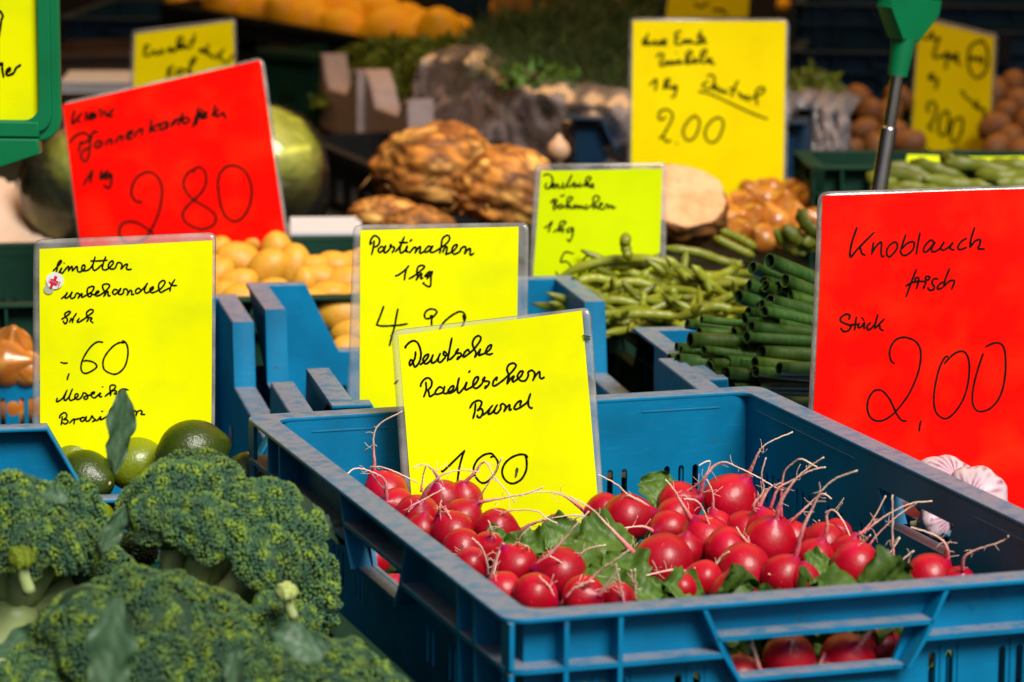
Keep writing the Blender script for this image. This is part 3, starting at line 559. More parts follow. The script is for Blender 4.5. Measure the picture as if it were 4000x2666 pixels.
# small potatoes
card = Card("tilted neon red sign reading Kleine Pfannenkartoffeln 1 kg 280 stuck in the potatoes", 1.50, (480, 590), -4, 4,
    q((243, 410), (1017, 235), (1133, 1040), (345, 1190)), q((234, 403), (1029, 222), (1147, 1045), (335, 1200)), M_RED)
card.write([(230, 370, .2975, "200,215 175,330 180,385 230,330 295,245;230,320 280,370;360,230 350,340;390,290 450,270 450,240 400,270 395,325 450,310 480,250 485,305;525,215 550,195;550,290 570,235 610,225 625,280 670,250 720,190;670,230 660,280 710,285;150,625 210,550 310,505 390,530 400,590 340,630 280,640;290,615 275,680 260,740;510,490 460,490 420,580 410,700 390,820 350,875 300,840 300,770 360,710 410,705;560,610 510,610 475,670 510,695 560,650 570,610 560,680;620,660 650,600 680,590 700,590 695,655;755,630 790,560 840,540 835,610;890,560 960,510 970,475 920,490 895,560 920,585 970,570;1000,550 1040,480 1100,450 1095,530;1220,330 1190,510;1320,375 1210,460 1285,475;1430,360 1370,370 1325,430 1340,465 1400,430 1430,370 1420,450;1475,420 1500,350;1480,410 1540,350;1625,240 1565,410;1520,330 1650,310;1690,300 1640,310 1625,370 1660,380 1710,340 1690,300;1830,170 1800,290 1755,430;1880,195 1830,290 1800,400;1780,310 1860,290;1860,300 1930,260 1930,230 1880,270 1870,315 1950,300;2050,145 2010,290;2090,190 2050,270 2080,290 2160,240 2170,290 2200,305;330,1180 450,990;450,990 420,1150;565,990 550,1110;650,995 560,1090 620,1090;690,1035 640,1050 610,1090 650,1100 700,1050 700,1130 680,1210 640,1220 600,1180"),
    (420, 600, .2635, "520,720 430,705 375,630 365,560 390,440 460,340 560,285 640,275 720,320 790,420 815,540 800,720 760,890 700,1040 640,1150 560,1260 400,1330 260,1310 190,1210 185,1130 220,1050 300,1010 400,1010 500,1050 620,1130 690,1195;1290,275 1250,255 1180,310 1130,420 1140,510 1200,610 1280,690 1450,790 1570,880 1610,970 1570,1060 1470,1110 1390,1125 1270,1090 1160,1020 1115,920 1150,820 1280,690 1400,570 1460,430 1450,290 1390,215 1330,210 1250,255;1680,270 1640,400 1645,540 1680,770 1750,930 1860,1005 1960,985 2060,880 2130,700 2140,500 2080,320 1980,215 1870,180 1760,200 1690,265")], 8.0)
# garlic
card = Card("large red sign reading Knoblauch frisch Stück 2,00 at the right edge", .658, (2050, 1150), 10.8, 3,
    q((3213, 765), (4060, 736), (4035, 1990), (3163, 2020)), q((3195, 750), (4085, 722), (4060, 2005), (3143, 2030)), M_RED)
card.write([(3240, 860, .3061, "337,95 280,260 250,400 262,465 350,360 555,155;375,330 400,420 440,440;548,285 535,370 525,430;530,410 590,320 650,280 645,400 660,460 685,455;750,320 720,380 725,450 770,455 850,360 850,290 810,280 750,320;965,185 915,330 905,370;905,370 990,290 1070,280 1060,370 980,440 920,440 892,385;1150,165 1120,320 1103,430;1330,280 1290,255 1220,320 1195,390 1240,400 1340,285;1345,285 1300,370 1320,405 1400,370 1465,280 1420,350 1450,385 1530,340 1575,290 1540,360 1590,382;1750,235 1680,280 1640,350 1670,378 1750,350;1855,100 1810,240 1795,350;1795,350 1860,270 1925,250 1920,310 1900,365 1980,370;1100,630 1040,780 970,970;970,835 1060,790 1220,785 1195,860 1210,862;1105,870 1125,800 1130,735 1090,740 1090,780 1130,790;1225,715 1225,755 1260,760 1275,725 1240,712;1385,750 1330,750 1305,800 1335,850 1320,890 1270,890 1250,860;1445,790 1390,830 1380,880 1440,865;1530,622 1480,750 1455,850;1455,850 1530,780 1590,770 1590,810 1560,880;240,1255 245,1210 200,1195 135,1240 140,1290 230,1330 265,1350 230,1405 170,1415 135,1375;330,1235 310,1395;250,1330 340,1325;365,1310 355,1360 390,1360 435,1300;435,1310 430,1370 440,1372;400,1240 412,1248;418,1265 428,1275;510,1305 470,1350 480,1395 530,1370 560,1330;605,1200 570,1330 572,1375;572,1375 685,1260;625,1330 640,1385 680,1405"),
    (3340, 1280, .2805, "545,497 500,460 475,370 490,270 550,175 640,135 730,140 840,190 905,290 918,420 890,600 830,770 740,950 620,1110 500,1230 380,1295 270,1290 195,1220 168,1100 190,980 250,890 320,865 390,890 470,980 530,1090 580,1200 650,1290 720,1305;1300,405 1260,420 1190,550 1140,740 1110,950 1115,1090 1150,1200 1240,1270 1320,1260 1420,1170 1520,1010 1580,820 1605,600 1590,440 1540,350 1470,335 1390,370 1310,440 1255,505;1792,370 1740,530 1680,750 1650,950 1660,1080 1710,1160 1790,1175 1900,1130 2000,1020 2060,880 2095,700 2105,520 2090,330 2050,240 1990,215 1920,225 1830,268;925,1308 910,1370 902,1440")], 7.0)
# onions
card = Card("tall yellow sign reading neue Ernte Zwiebeln 2.00, standing in the onions", 2.02, (1630, 460), 0, 3,
    q((2473, 83), (3070, 85), (3058, 800), (2463, 800)), q((2458, 70), (3082, 74), (3072, 805), (2450, 805)), M_WYEL)
card.write([(2460, 80, .3316, "150,280 220,160;160,220 170,290 220,240 210,285 250,280 300,240 290,285 330,280 360,240 350,285 390,280 430,240 400,230 390,280 435,290;600,130 545,150 540,200 580,200;580,200 540,230 540,280 590,280 620,275 640,230 650,270 680,230 690,275 720,230 740,270 800,270;835,120 810,270 840,265 885,220 860,210 855,260 910,265;790,185 860,180;320,430 350,395 400,410 370,470 360,530 400,530 430,480 440,525 480,480 490,525 530,480 540,515 590,460 570,510 620,500;640,500 730,390 710,360 670,400 670,510 720,490 690,460;700,490 740,500 780,460 760,450 760,500 820,480 900,380 890,345 840,390 840,490 890,500 920,450 930,500 960,450 960,510 1000,510;550,385 553,388;235,760 315,695 300,825;390,800 470,710 440,690 410,730 410,805;410,805 450,770 460,800;540,770 490,790 510,810 550,770 540,860 510,905 490,890;920,655 970,645 1000,690 980,770 930,810 870,790 860,760 920,720;980,800 1030,780 1000,770 1000,820 1050,820 1060,800 1070,850 1110,820 1120,860 1160,850;1275,715 1220,820 1200,900;1170,800 1260,830;1300,850 1290,890 1340,890 1320,920;1400,890 1360,910 1380,940 1430,920 1550,860 1590,810 1540,790 1490,840 1490,930 1500,990;815,840 950,870 1200,985 1450,1100 1620,1160;420,1140 370,1170 340,1140 360,1070 440,1050 500,1100 490,1180 430,1290 390,1360 350,1390 390,1365 430,1430 480,1410;545,1450 555,1450;770,1120 700,1170 640,1260 630,1340 680,1415 760,1380 810,1280 820,1180 770,1120;1050,1140 970,1180 900,1270 890,1370 950,1440 1030,1410 1090,1290 1100,1190 1050,1140")], 7.5)
# lettuce
card = Card("small yellow sign reading Eissalat deutsch Kopf, behind the tilted red sign", 2.35, (425, 300), -12, 3,
    q((531, 135), (911, 84), (928, 560), (516, 590)), q((515, 120), (920, 72), (938, 570), (504, 600)), M_WYEL)
card.write([(520, 80, .1785, "370,580 330,535 270,590 310,640 270,660 260,750 310,780 400,745 480,660 500,740 560,740 640,640 660,710 600,720;850,610 780,620 780,690 850,650 860,610 870,690 930,650 1050,480 1090,390 1020,370 970,450 970,610 1020,620 1060,560;1140,530 1060,560 1060,620 1140,570 1150,530 1170,610 1230,590;1350,310 1290,500 1270,590;1220,470 1360,440;1540,640 1470,640 1470,690 1540,680 1660,530;1560,650 1570,710 1600,690 1650,680 1620,740 1680,740 1700,800 1760,790 1760,840;1990,640 1890,760 1850,870;1810,750 1950,800;1950,840 1960,900 2020,910 2090,900 2200,760;780,1030 770,1140 750,1260;880,980 800,1140 880,1220;930,1170 960,1100 1040,1060 1080,1080 1060,1160 960,1190;1080,1080 1200,1090 1300,960 1380,840 1330,820 1260,920 1240,1080 1220,1160 1290,1130")], 7.5)
# potatoes at the back right
card = Card("shaded ochre sign with a circled note and 2,00, beside the chrome pole", 2.75, (1280 + 900, 355), -14, 3,
    q((3593, 75), (3884, 148), (3859, 640), (3552, 640)), q((3584, 58), (3897, 136), (3872, 650), (3542, 650)), M_WYEL)
card.write([(3520, 80, .357, "235,190 290,200 340,130 345,200 380,210 420,190 400,240;390,260 360,400 420,400 450,380 470,410 510,350 520,420 550,380 570,440 610,360 620,460 650,490;500,440 490,530;900,240 820,240 750,310 735,450 760,570 830,630 910,580 950,470 940,310 880,210;760,430 790,400 800,440 840,410 850,440 890,410 890,490;300,620 350,580 320,650 360,640 400,650 380,750;300,1010 290,930 340,890 385,940 370,1050 310,1160 290,1160 320,1170 340,1220;490,990 430,1060 410,1170 430,1260 490,1240 520,1130 520,1020 490,990;640,1060 570,1110 540,1220 550,1320 600,1330 660,1220 670,1090 640,1060;650,780 680,790 700,840 760,880 820,960 830,880 850,980 900,960 920,1020 890,1050;260,1390 310,1430;540,1410 590,1440 620,1390")], 8)
# cut-off card at the very top
card = Card("shaded ochre sign cut off by the top of the picture, above the tall yellow sign", 3.0, (1620, 40), 6, 2,
    q((2640, -260), (2945, -250), (2922, 68), (2600, 72)), None, M_WYEL)
card.write([(2480, 0, .221, "1060,60 1110,110 1200,115 1290,60;1380,170 1460,180 1450,200 1540,170 1560,210 1640,240"), (2640, -200, 1, "40,60 60,20 90,60 70,100 45,90;110,60 130,30 150,80 130,110 110,70;170,70 195,35 210,90 190,120 170,80")], 9)
# bright card lying by the flat beans
card = Card("bright yellow-green card lying flat behind the flat beans", 1.95, (2220, 392), 0, 40,
    q((3545, 607), (4010, 612), (4010, 668), (3535, 668)), None, M_LIME, name="price_card")

# ---------------------------------------------------------------- green sign holders on poles
M_GFRAME = mat("green_frame_plastic", (.0, .14, .045), (.0, .17, .06), scale=12, rough=.36, bump=.05, bscale=300)
M_CHROME = mat("chrome_tube", (.5, .48, .46), (.42, .4, .38), rough=.16, metal=1.0)
def holder(label, origin, yaw, w, h, post_len, text=None, pole_dx=0.0, tilt=0.0):
    """origin = bottom middle of the frame"""
    r = empty("sign_holder", origin, yaw); r.rotation_euler = (0, tilt, yaw); tag(r, label, "sign holder", "green price frames on poles")
    V, F = panel(rrect(-w / 2, w / 2, 0, h, .018), [rrect(-w / 2 + .0165, w / 2 - .0165, .0165, h - .0165, .012)[::-1]], .008, .0015)
    fr = np.stack([V[:, 0], -V[:, 2], V[:, 1]], 1); b = MB(); b.add(fr, F)
    V, F = panel(rrect(-w / 2 + .007, w / 2 - .007, .007, h - .007, .014), [rrect(-w / 2 + .0172, w / 2 - .0172, .0172, h - .0172, .0125)[::-1]], .004, .001)
    b.add(np.stack([V[:, 0], -V[:, 2] - .0058, V[:, 1]], 1), F); b.build("frame", M_GFRAME, r, sharp=40)
    V, F = panel(rrect(-w / 2 + .0145, w / 2 - .0145, .0145, h - .0145, .012), [], .0012); MB().add(np.stack([V[:, 0], -V[:, 2], V[:, 1]], 1), F).build("card", M_YEL, r, smooth=False)
    # tapered bracket under the frame
    k = w / 2 - .017
    V, F = panel([(-k, .004), (k, .004), (k, .016), (-k, .016)], [], .013, .001); b = MB(); b.add(np.stack([V[:, 0], -V[:, 2] - .004, V[:, 1]], 1), F)
    V, F = panel([(-k, .0025), (-k, -.010), (-.013, -.036), (.013, -.036), (k, -.010), (k, .0025)], [], .017, .0015); b.add(np.stack([V[:, 0], -V[:, 2] - .003, V[:, 1]], 1), F)
    b.build("bracket", M_GFRAME, r, sharp=40)
    V, F = tube([(0, -.003, -.034), (0, -.003, -.068)], [.0112, .0088], 20); MB().add(V, F).build("socket", M_GFRAME, r, sharp=40)
    po = MB(); po.add(*tube([(0, -.003, -.066), (0, -.003, -.115)], .0056, 16)); po.add(*tube([(0, -.003, -.113), (0, -.003, -.1145), (0, -.003, -.116), (0, -.003, -post_len)], [.0056, .0070, .0072, .0072], 16))
    po.build("pole", M_CHROME, r, sharp=40); return r
HY = .92; pz = at(0, 370, HY)
fb = at(145, 325, HY); W_ = .21
lh = holder("green frame holding a bright yellow card, cut off by the left edge", (fb[0] - W_ / 2, HY, fb[2] + .001), math.radians(-3), W_, .297, .44)
# the handwriting seen on the left card
class Plate(Card):
    def __init__(s, p0, yaw, parent):
        s.n = np.array([math.sin(yaw), -math.cos(yaw), 0]); s.p0 = np.asarray(p0); s.ax = np.array([math.cos(yaw), math.sin(yaw), 0]); s.ay = np.array([0, 0, 1.0]); s.bend = 0; s.ph = 0; s.r = parent
    def world(s, L, off):
        P = np.asarray(L); return s.p0 + np.c_[P[:, 0], -np.full(len(P), off), P[:, 1]]
pl = Plate((fb[0] - W_ / 2, HY, fb[2] + .001), math.radians(-3), lh)
pl.write([(0, 0, .408, "-60,200 -40,110 0,105 30,150 15,200 0,310 -20,400;-120,680 -40,560 -50,700;-40,640 -5,600 0,620 25,605 25,660 38,735;60,700 100,670 95,650 65,680 75,720 130,700 160,650 200,622")], 7.5, off=.0012)
b0 = at(2082, 92, 1.16)
holder("green frame on a chrome pole, cut off by the top edge beside the ochre sign", b0 + np.array([0, 0, .036]), math.radians(62), .112, .16, .40, tilt=0).rotation_euler = (math.radians(4), math.radians(8), math.radians(50))
# ---------------------------------------------------------------- radishes
M_RAD = mat("radish_skin", (.50, .0, .020), (.34, .0, .007), scale=45, rough=.40, vcol=True, coat=.06, bump=.14, bscale=260, sss=.06, spots=(.62, .07, .03), speck=420)
M_ROOT = mat("radish_root", (.92, .82, .74), (.80, .64, .56), scale=160, rough=.55, vcol=True, bump=.3, bscale=500)
def d8(x, y): return 764.7 + x * .35, 1019.4 + y * .35
def d9(x, y): return 1529.4 + x * .35, 1019.4 + y * .35
def leaf_mesh(L, Wd, seed, curl=.5, lobes=5, fold=.25, tooth=.06):
    """leaf along +x from the stalk, with ruffled margin, midrib fold and downward curl"""
    r = random.Random(seed); nx, ny = 26, 12; V = []; F = []; C = []
    for i in range(nx + 1):
        u = i / nx; w = Wd * (math.sin(math.pi * min(1, u * .92 + .08)) ** .7) * (1 + tooth * math.sin(u * lobes * 6.28 + r.random())) * (.5 + .5 * min(1, u * 5))
        for j in range(ny + 1):
            v = j / ny * 2 - 1; x = L * u; y = w * v
            z = fold * abs(y) + .22 * Wd * math.sin(u * 9 + v * 4 + seed) * abs(v) + .14 * Wd * math.sin(u * 21 + v * 3 + seed) * v * v + .06 * Wd * math.sin(u * 31) * math.sin(v * 9) - curl * L * u * u * .5
            V.append((x, y, z)); k = 1.0 - .0 * abs(v); vein = 1.35 if abs(v) < .12 else (1.12 if abs(math.sin(u * 16 - abs(v) * 5)) < .16 else 1.0)
            C.append((vein, vein, vein))
    for i in range(nx):
        for j in range(ny): a = i * (ny + 1) + j; F.append((a, a + 1, a + ny + 2, a + ny + 1))
    n = len(V); V2 = np.array(V) + np.array([0, 0, -.0004])
    return np.vstack([V, V2]), F + [tuple(k + n for k in f[::-1]) for f in F], np.vstack([C, C])
M_RLEAF = mat("radish_leaf_green", (.075, .16, .016), (.13, .23, .035), scale=40, rough=.5, vcol=True, bump=.5, bscale=150, tr=.32)
def leaf_thing(name, p, L, Wd, direction, up, m, label, cat, seed, group=None, **k):
    V, F, C = leaf_mesh(L, Wd, seed, **k); x = np.array(direction, float); x /= np.linalg.norm(x); z = np.array(up, float); z -= x * (z @ x); z /= np.linalg.norm(z); y = np.cross(z, x)
    Rm = np.stack([x, y, z], 1); V = (V - np.array([L / 2, 0, 0])) @ Rm.T
    b = MB(); b.add(V, F, C); o = b.build(name, m, None, loc=p); return tag(o, label, cat, group)
SURF = -.046                                   # where the heap's middle lies below the rim
RAD = [  # px, py, radius px, roots (lists of px)
 (d8(345, 320), 44, [[(860, 1092), (860, 1060), (858, 1010), (872, 975), (925, 946)]]),
 (d8(420, 410), 36, [[(893, 1150), (884, 1105), (849, 1083), (817, 1077), (796, 1091)], [(893, 1140), (850, 1082), (870, 1073), (911, 1086), (960, 1110)]]),
 (d8(560, 470), 44, [[(968, 1150), (985, 1122), (1016, 1092), (1062, 1081), (1100, 1085)], [(962, 1150), (937, 1177), (943, 1165), (975, 1148), (1022, 1122)]]),
 (d8(720, 370), 43, [[(1008, 1112), (1003, 1092), (985, 1072), (966, 1068), (950, 1076)], [(968, 1130), (971, 1100), (978, 1072)]]),
 (d8(860, 365), 38, [[(1066, 1112), (1088, 1090), (1113, 1062), (1136, 1096), (1160, 1124), (1184, 1155)]]),
 (d8(856, 490), 40, [[(1093, 1156), (1120, 1151), (1160, 1144), (1207, 1135), (1250, 1120)], [(1095, 1155), (1114, 1124), (1136, 1089), (1153, 1051)]]),
 (d8(585, 565), 32, []),
 (d8(780, 580), 43, [[(1013, 1188), (1010, 1168), (1014, 1150)], [(1022, 1166), (1040, 1200), (1056, 1230)]]),
 (d8(1080, 565), 42, [[(1190, 1224), (1220, 1205), (1265, 1192), (1325, 1184), (1374, 1194)], [(1128, 1192), (1140, 1188), (1178, 1173), (1234, 1175), (1255, 1191), (1280, 1203)]]),
 (d8(850, 690), 40, [[(1066, 1270), (1064, 1250)]]),
 (d8(1020, 680), 32, [[(1128, 1235), (1128, 1215), (1122, 1196)]]),
 (d8(905, 800), 37, [[(1126, 1327), (1120, 1300), (1108, 1261), (1085, 1237)]]),
 (d8(1190, 800), 46, [[(1155, 1256), (1142, 1290), (1132, 1330)], [(1190, 1258), (1195, 1235), (1220, 1210)], [(1215, 1262), (1212, 1256), (1206, 1255)]]),
 (d8(1110, 965), 40, [[(1128, 1333), (1136, 1300), (1150, 1254), (1158, 1250)]]),
 (d8(1330, 1000), 45, [[(1270, 1388), (1264, 1352), (1238, 1324)], [(1290, 1388), (1310, 1360), (1340, 1345), (1365, 1335)]]),
 (d8(1490, 850), 52, [[(1232, 1305), (1262, 1275), (1302, 1234), (1320, 1210), (1354, 1175)], [(1326, 1282), (1350, 1262), (1392, 1252)], [(1284, 1390), (1286, 1352), (1303, 1313), (1290, 1294), (1264, 1278)]]),
 (d8(1650, 1010), 45, [[(1370, 1362), (1400, 1335), (1424, 1307)], [(1300, 1373), (1325, 1348), (1360, 1335)], [(1345, 1345), (1374, 1315), (1410, 1290), (1446, 1264)]]),
 (d8(1780, 450), 38, [[(1346, 1175), (1312, 1150), (1278, 1133), (1230, 1131), (1195, 1140)]]),
 (d8(1940, 490), 49, [[(1514, 1176), (1480, 1158), (1440, 1135), (1418, 1114), (1374, 1091)], [(1416, 1182), (1400, 1195), (1388, 1200)]]),
 (d8(2170, 780), 58, [[(1470, 1276), (1430, 1243), (1391, 1202), (1360, 1170), (1310, 1142)], [(1480, 1330), (1478, 1305), (1474, 1280)]]),
 (d8(2205, 570), 40, [[(1508, 1218), (1480, 1211), (1440, 1213), (1400, 1225)]]),
 (d8(2255, 470), 38, []),
 (d9(95, 395), 44, [[(1600, 1142), (1617, 1103), (1641, 1072), (1666, 1063), (1697, 1075), (1740, 1096), (1788, 1124)], [(1556, 1140), (1592, 1121), (1617, 1100), (1631, 1068), (1627, 1060), (1606, 1070)]]),
 (d9(425, 375), 54, [[(1710, 1105), (1727, 1076), (1741, 1045), (1762, 1020), (1822, 993)]]),
 (d9(335, 545), 33, [[(1638, 1178), (1638, 1135), (1624, 1102)]]),
 (d9(260, 640), 52, [[(1592, 1198), (1568, 1160), (1550, 1128), (1529, 1102)], [(1646, 1250), (1630, 1208), (1613, 1166), (1595, 1149), (1571, 1147)]]),
 (d9(535, 560), 40, [[(1732, 1182), (1732, 1160), (1754, 1128), (1750, 1089), (1760, 1052)]]),
 (d9(650, 570), 48, [[(1734, 1142), (1767, 1124), (1795, 1110)]]),
 (d9(690, 640), 52, [[(1778, 1196), (1795, 1152), (1827, 1103), (1862, 1072), (1893, 1051)], [(1770, 1170), (1788, 1124), (1823, 1103), (1862, 1082), (1897, 1074)], [(1795, 1190), (1796, 1135), (1802, 1086), (1826, 1062), (1844, 1056), (1880, 1076)]]),
 (d9(410, 705), 48, [[(1720, 1262), (1705, 1232), (1692, 1211)]]),
 (d9(515, 830), 55, [[(1622, 1364), (1641, 1313), (1655, 1282), (1676, 1268)]]),
 (d9(250, 885), 37, [[(1582, 1316), (1550, 1310), (1508, 1317), (1466, 1329)], [(1597, 1357), (1592, 1330), (1596, 1305)]]),
 (d9(450, 975), 46, []),
 (d9(775, 870), 44, [[(1826, 1282), (1844, 1218), (1865, 1173), (1886, 1131), (1921, 1100), (1970, 1082)], [(1788, 1345), (1775, 1325), (1766, 1320)]]),
 (d9(835, 620), 34, [[(1809, 1194), (1834, 1184), (1862, 1156), (1890, 1135), (1911, 1147)]]),
 (d9(1040, 670), 46, [[(1883, 1250), (1900, 1215), (1900, 1184), (1914, 1172), (1935, 1194), (1953, 1232)]]),
 (d9(985, 745), 40, []),
 (d9(1205, 725), 39, [[(1963, 1236), (1991, 1219), (2033, 1187), (2089, 1159), (2142, 1152)], [(1991, 1261), (2019, 1226), (2061, 1187), (2107, 1156)], [(1975, 1230), (2005, 1195), (2035, 1140)]]),
 (d9(1250, 810), 51, [[(2016, 1327), (2037, 1285), (2068, 1236)], [(1972, 1255), (1985, 1245), (2000, 1230)]]),
 (d9(905, 885), 33, []),
 (d9(1740, 870), 47, [[(2173, 1285), (2177, 1264), (2166, 1243), (2138, 1226), (2093, 1212)]]),
 (d9(1490, 900), 32, [[(2051, 1320), (2051, 1229), (2051, 1138)], [(2082, 1320), (2089, 1285), (2096, 1268)], [(2040, 1318), (2070, 1290), (2100, 1265)]]),
 (d9(1930, 905), 32, [[(2208, 1311), (2215, 1282), (2243, 1264), (2282, 1252), (2310, 1240), (2317, 1233)]]),
 (d8(1475, 560), 30, [[(1300, 1215), (1320, 1195), (1340, 1180)]]),
 (d9(130, 700), 34, []), (d8(2290, 950), 30, [[(1455, 1378), (1460, 1340), (1450, 1310)]]), (d8(1880, 1010), 30, [[(1432, 1382), (1424, 1340), (1415, 1296)], [(1461, 1380), (1459, 1340), (1459, 1308)]]),
 (d9(1120, 590), 30, [[(1880, 1226), (1882, 1205), (1882, 1196)]]),
]
SIDE = [ # seen through the hand holes: px, py, radius px, depth from the crate front, roots
 (d9(810, 1410), 52, .034, [[(1818, 1475), (1817, 1462)]]), (d9(1195, 1425), 57, .036, [[(1965, 1478), (1995, 1455), (2006, 1440)], [(1895, 1500), (1880, 1535), (1862, 1566)]]),
 (d9(490, 1530), 46, .033, [[(1740, 1545), (1735, 1500), (1728, 1470)]]), (d9(1410, 1350), 46, .060, []), (d9(720, 1580), 40, .034, []), (d9(1040, 1560), 46, .034, []), (d9(1330, 1590), 40, .036, []),
]
def bulb(R, seed, axis, pale=0.0):
    r = np.random.default_rng(seed); V, F = sphere(26, 18); V = lump(V, .018, 2.2, seed)
    z = V[:, 2]; k = 1 - .18 * np.clip(z - .2, 0, 1) ** 1.0; V = V * np.stack([k, k, np.ones(len(V))], 1)
    tip = np.clip((z - .93) / .07, 0, 1); V[:, 2] += .16 * tip ** 2; V[:, 2] *= r.uniform(.9, 1.04)
    t = np.clip((z - .86) / .2, 0, 1)[:, None]; patch = np.clip(1 - np.linalg.norm(V - r.normal(size=3) * .75, axis=1) * 1.3, 0, 1)[:, None] * r.choice([.2, .35, .9])
    tone = r.uniform(.85, 1.12)
    C = np.array([[1.0, 1.0, 1.0]]) * tone * (1 - t) + t * np.array([[1.15, 2.0, 8.0]]) * .6 + patch * np.array([[.4, 1, 4]])
    return (V * R) @ frame(axis, r.uniform(0, 6)).T, F, C
def make_radish(px, py, rp, roots, pos, seed):
    root_end = None
    if roots:
        a = np.array(roots[0][0]); d = a - np.array([px, py])
    else: d = np.array([random.uniform(-.5, .5) * rp, -rp])
    m = mpp(pos[1]); R = rp * m * 1.2
    dx, dz = d[0] / rp, -d[1] / rp; l2 = min(.97, dx * dx + dz * dz); dy = -math.sqrt(max(.03, 1 - l2)) if l2 < .97 else -.12
    axis = np.array([dx, dy, dz + .02]); axis /= np.linalg.norm(axis)
    r = empty("radish", pos); V, F, C = bulb(R, seed, axis); MB().add(V, F, C).build("bulb", M_RAD, r)
    for i, rt in enumerate(roots):
        st = pos + axis * R * .98; yd = st[1]
        P = [at(x, y, yd - .004 * k - random.uniform(0, .004)) for k, (x, y) in enumerate(rt)]
        if i == 0: P[0] = st
        Q = spline(P, 8 * len(P)); n = len(Q); t = np.linspace(0, 1, n)
        rad = np.clip((.0017 if i == 0 else .0009) * (1 - t) ** 1.8 * (rp / 44.0), .00034, None) + .00016
        Q = Q + np.random.default_rng(seed + i).normal(size=Q.shape) * .0001
        Cc = (1 - t)[:, None] ** 2.0 * np.array([[.85, .06, .20]]) + (1 - (1 - t)[:, None] ** 2.0) * np.array([[1.0, .86, .74]])
        VV, FF = tube(Q - pos, rad, 7); b = MB(); b.add(VV, FF, np.repeat(Cc, 7, 0))
        rg = np.random.default_rng(seed * 3 + i)                 # fine side hairs
        for h in range(7 if i == 0 else 3):
            k = int(rg.integers(2, max(3, int(n * .7)))); dr = rg.normal(size=3); dr[1] *= .3; dr /= np.linalg.norm(dr); ln = rg.uniform(.003, .008)
            H = [Q[k] - pos, Q[k] - pos + dr * ln * .5, Q[k] - pos + dr * ln + rg.normal(size=3) * .0015]; VV, FF = tube(spline(H, 6), .00016, 4); b.add(VV, FF, np.array([1, .8, .68]))
        b.build("root", M_ROOT, r)
    return r
items = []
for k, ((px, py), rp, roots) in enumerate(RAD):
    p = onz(px, py, SURF)
    # keep everything inside the walls
    u, w = p @ CX - 0, (p - np.array([0, 0, p[2]])) @ CY
    o = make_radish(px, py, rp, roots, p, 100 + k); tag(o, "x", "radish", "radishes heaped in the blue crate"); items.append((o, px, py))
rank_labels(items, "heaped radish, %s", 7)
items = []
for k, ((px, py), rp, dep, roots) in enumerate(SIDE):
    p = onplane(px, py, np.array([0, 0, Z0]) + CY * dep, CY); o = make_radish(px, py, rp, roots, p, 300 + k); tag(o, "x", "radish", "radishes behind the front hand hole"); items.append((o, px, py))
rank_labels(items, "radish in the front hand hole, %s", 2)
for k, ((px, py), rp) in enumerate([(d8(260, 745), 40), (d8(385, 950), 30)]):
    p = onplane(px, py, np.array([0, 0, Z0]) + CX * .034, CX); o = make_radish(px, py, rp, [], p, 340 + k)
    tag(o, ["red radish showing through the upper part of the crate's left hand hole", "red radish low in the crate's left hand hole, partly hidden by its edge"][k], "radish")
# bed of leaves under the radishes
b = MB(); rl = random.Random(5)
for k in range(230):
    u, w = rl.uniform(.075, .335), rl.uniform(.06, .54); z = rl.uniform(-.12, -.072)
    if k < 70: w = rl.uniform(.07, .12); u = rl.uniform(.12, .27); z = rl.uniform(-.075, -.022)
    V, F, C = leaf_mesh(rl.uniform(.032, .05), rl.uniform(.012, .019), k, curl=rl.uniform(.2, 1.0)); Rm = np.array(Matrix.Rotation(rl.uniform(0, 6.28), 3, 'Z') @ Matrix.Rotation(rl.uniform(-1.3, 1.3) if k < 70 else rl.uniform(-.5, .5), 3, 'X'))
    b.add(V @ Rm.T + CX * u + CY * w + np.array([0, 0, Z0 + z]), F, C * rl.uniform(.6, 1.15))
tag(b.build("radish_leaves", M_RLEAF), "bed of green radish leaves under the red radishes in the crate", "leaves", kind="stuff")
LV = [((1517, 1122), .042, .019, 80, 'standing against the back wall', .06), ((1205, 1250), .045, .018, 150, 'left of the middle, under the sign', .35), ((1300, 1228), .05, .02, 40, 'at the foot of the sign', .35),
      ((1400, 1240), .062, .026, 20, 'large and pale, right of the sign foot', .2), ((1330, 1290), .055, .022, 70, 'in the middle gap between the radishes', .3), ((1395, 1345), .055, .021, 110, 'low in the middle gap', .3),
      ((1500, 1362), .04, .016, 10, 'by the front rim, left', .35), ((1580, 1352), .045, .018, -20, 'by the front rim, right', .35), ((1885, 1298), .030, .015, 30, 'between the right radishes, broad', .15),
      ((1820, 1322), .03, .011, 70, 'between the right radishes, narrow and folded', .15), ((1145, 1232), .024, .011, 20, 'on the left radishes, small', .2), ((1440, 1300), .05, .02, 120, 'beside the largest middle radish', .3)]
for k, ((px, py), L_, W_, ang, where, lift) in enumerate(LV):
    p = onz(px, py, SURF + .002 if k not in (0,) else -.036); a = math.radians(ang)
    if k == 0: p = at(px, py, p[1])
    leaf_thing("radish_leaf", p, L_ * .72, W_ * .82, (math.cos(a), .35, math.sin(a) * .6), (0.1, -1.0, .9), M_RLEAF, "green radish leaf " + where, "leaf", 40 + k, "loose radish leaves", curl=.6)
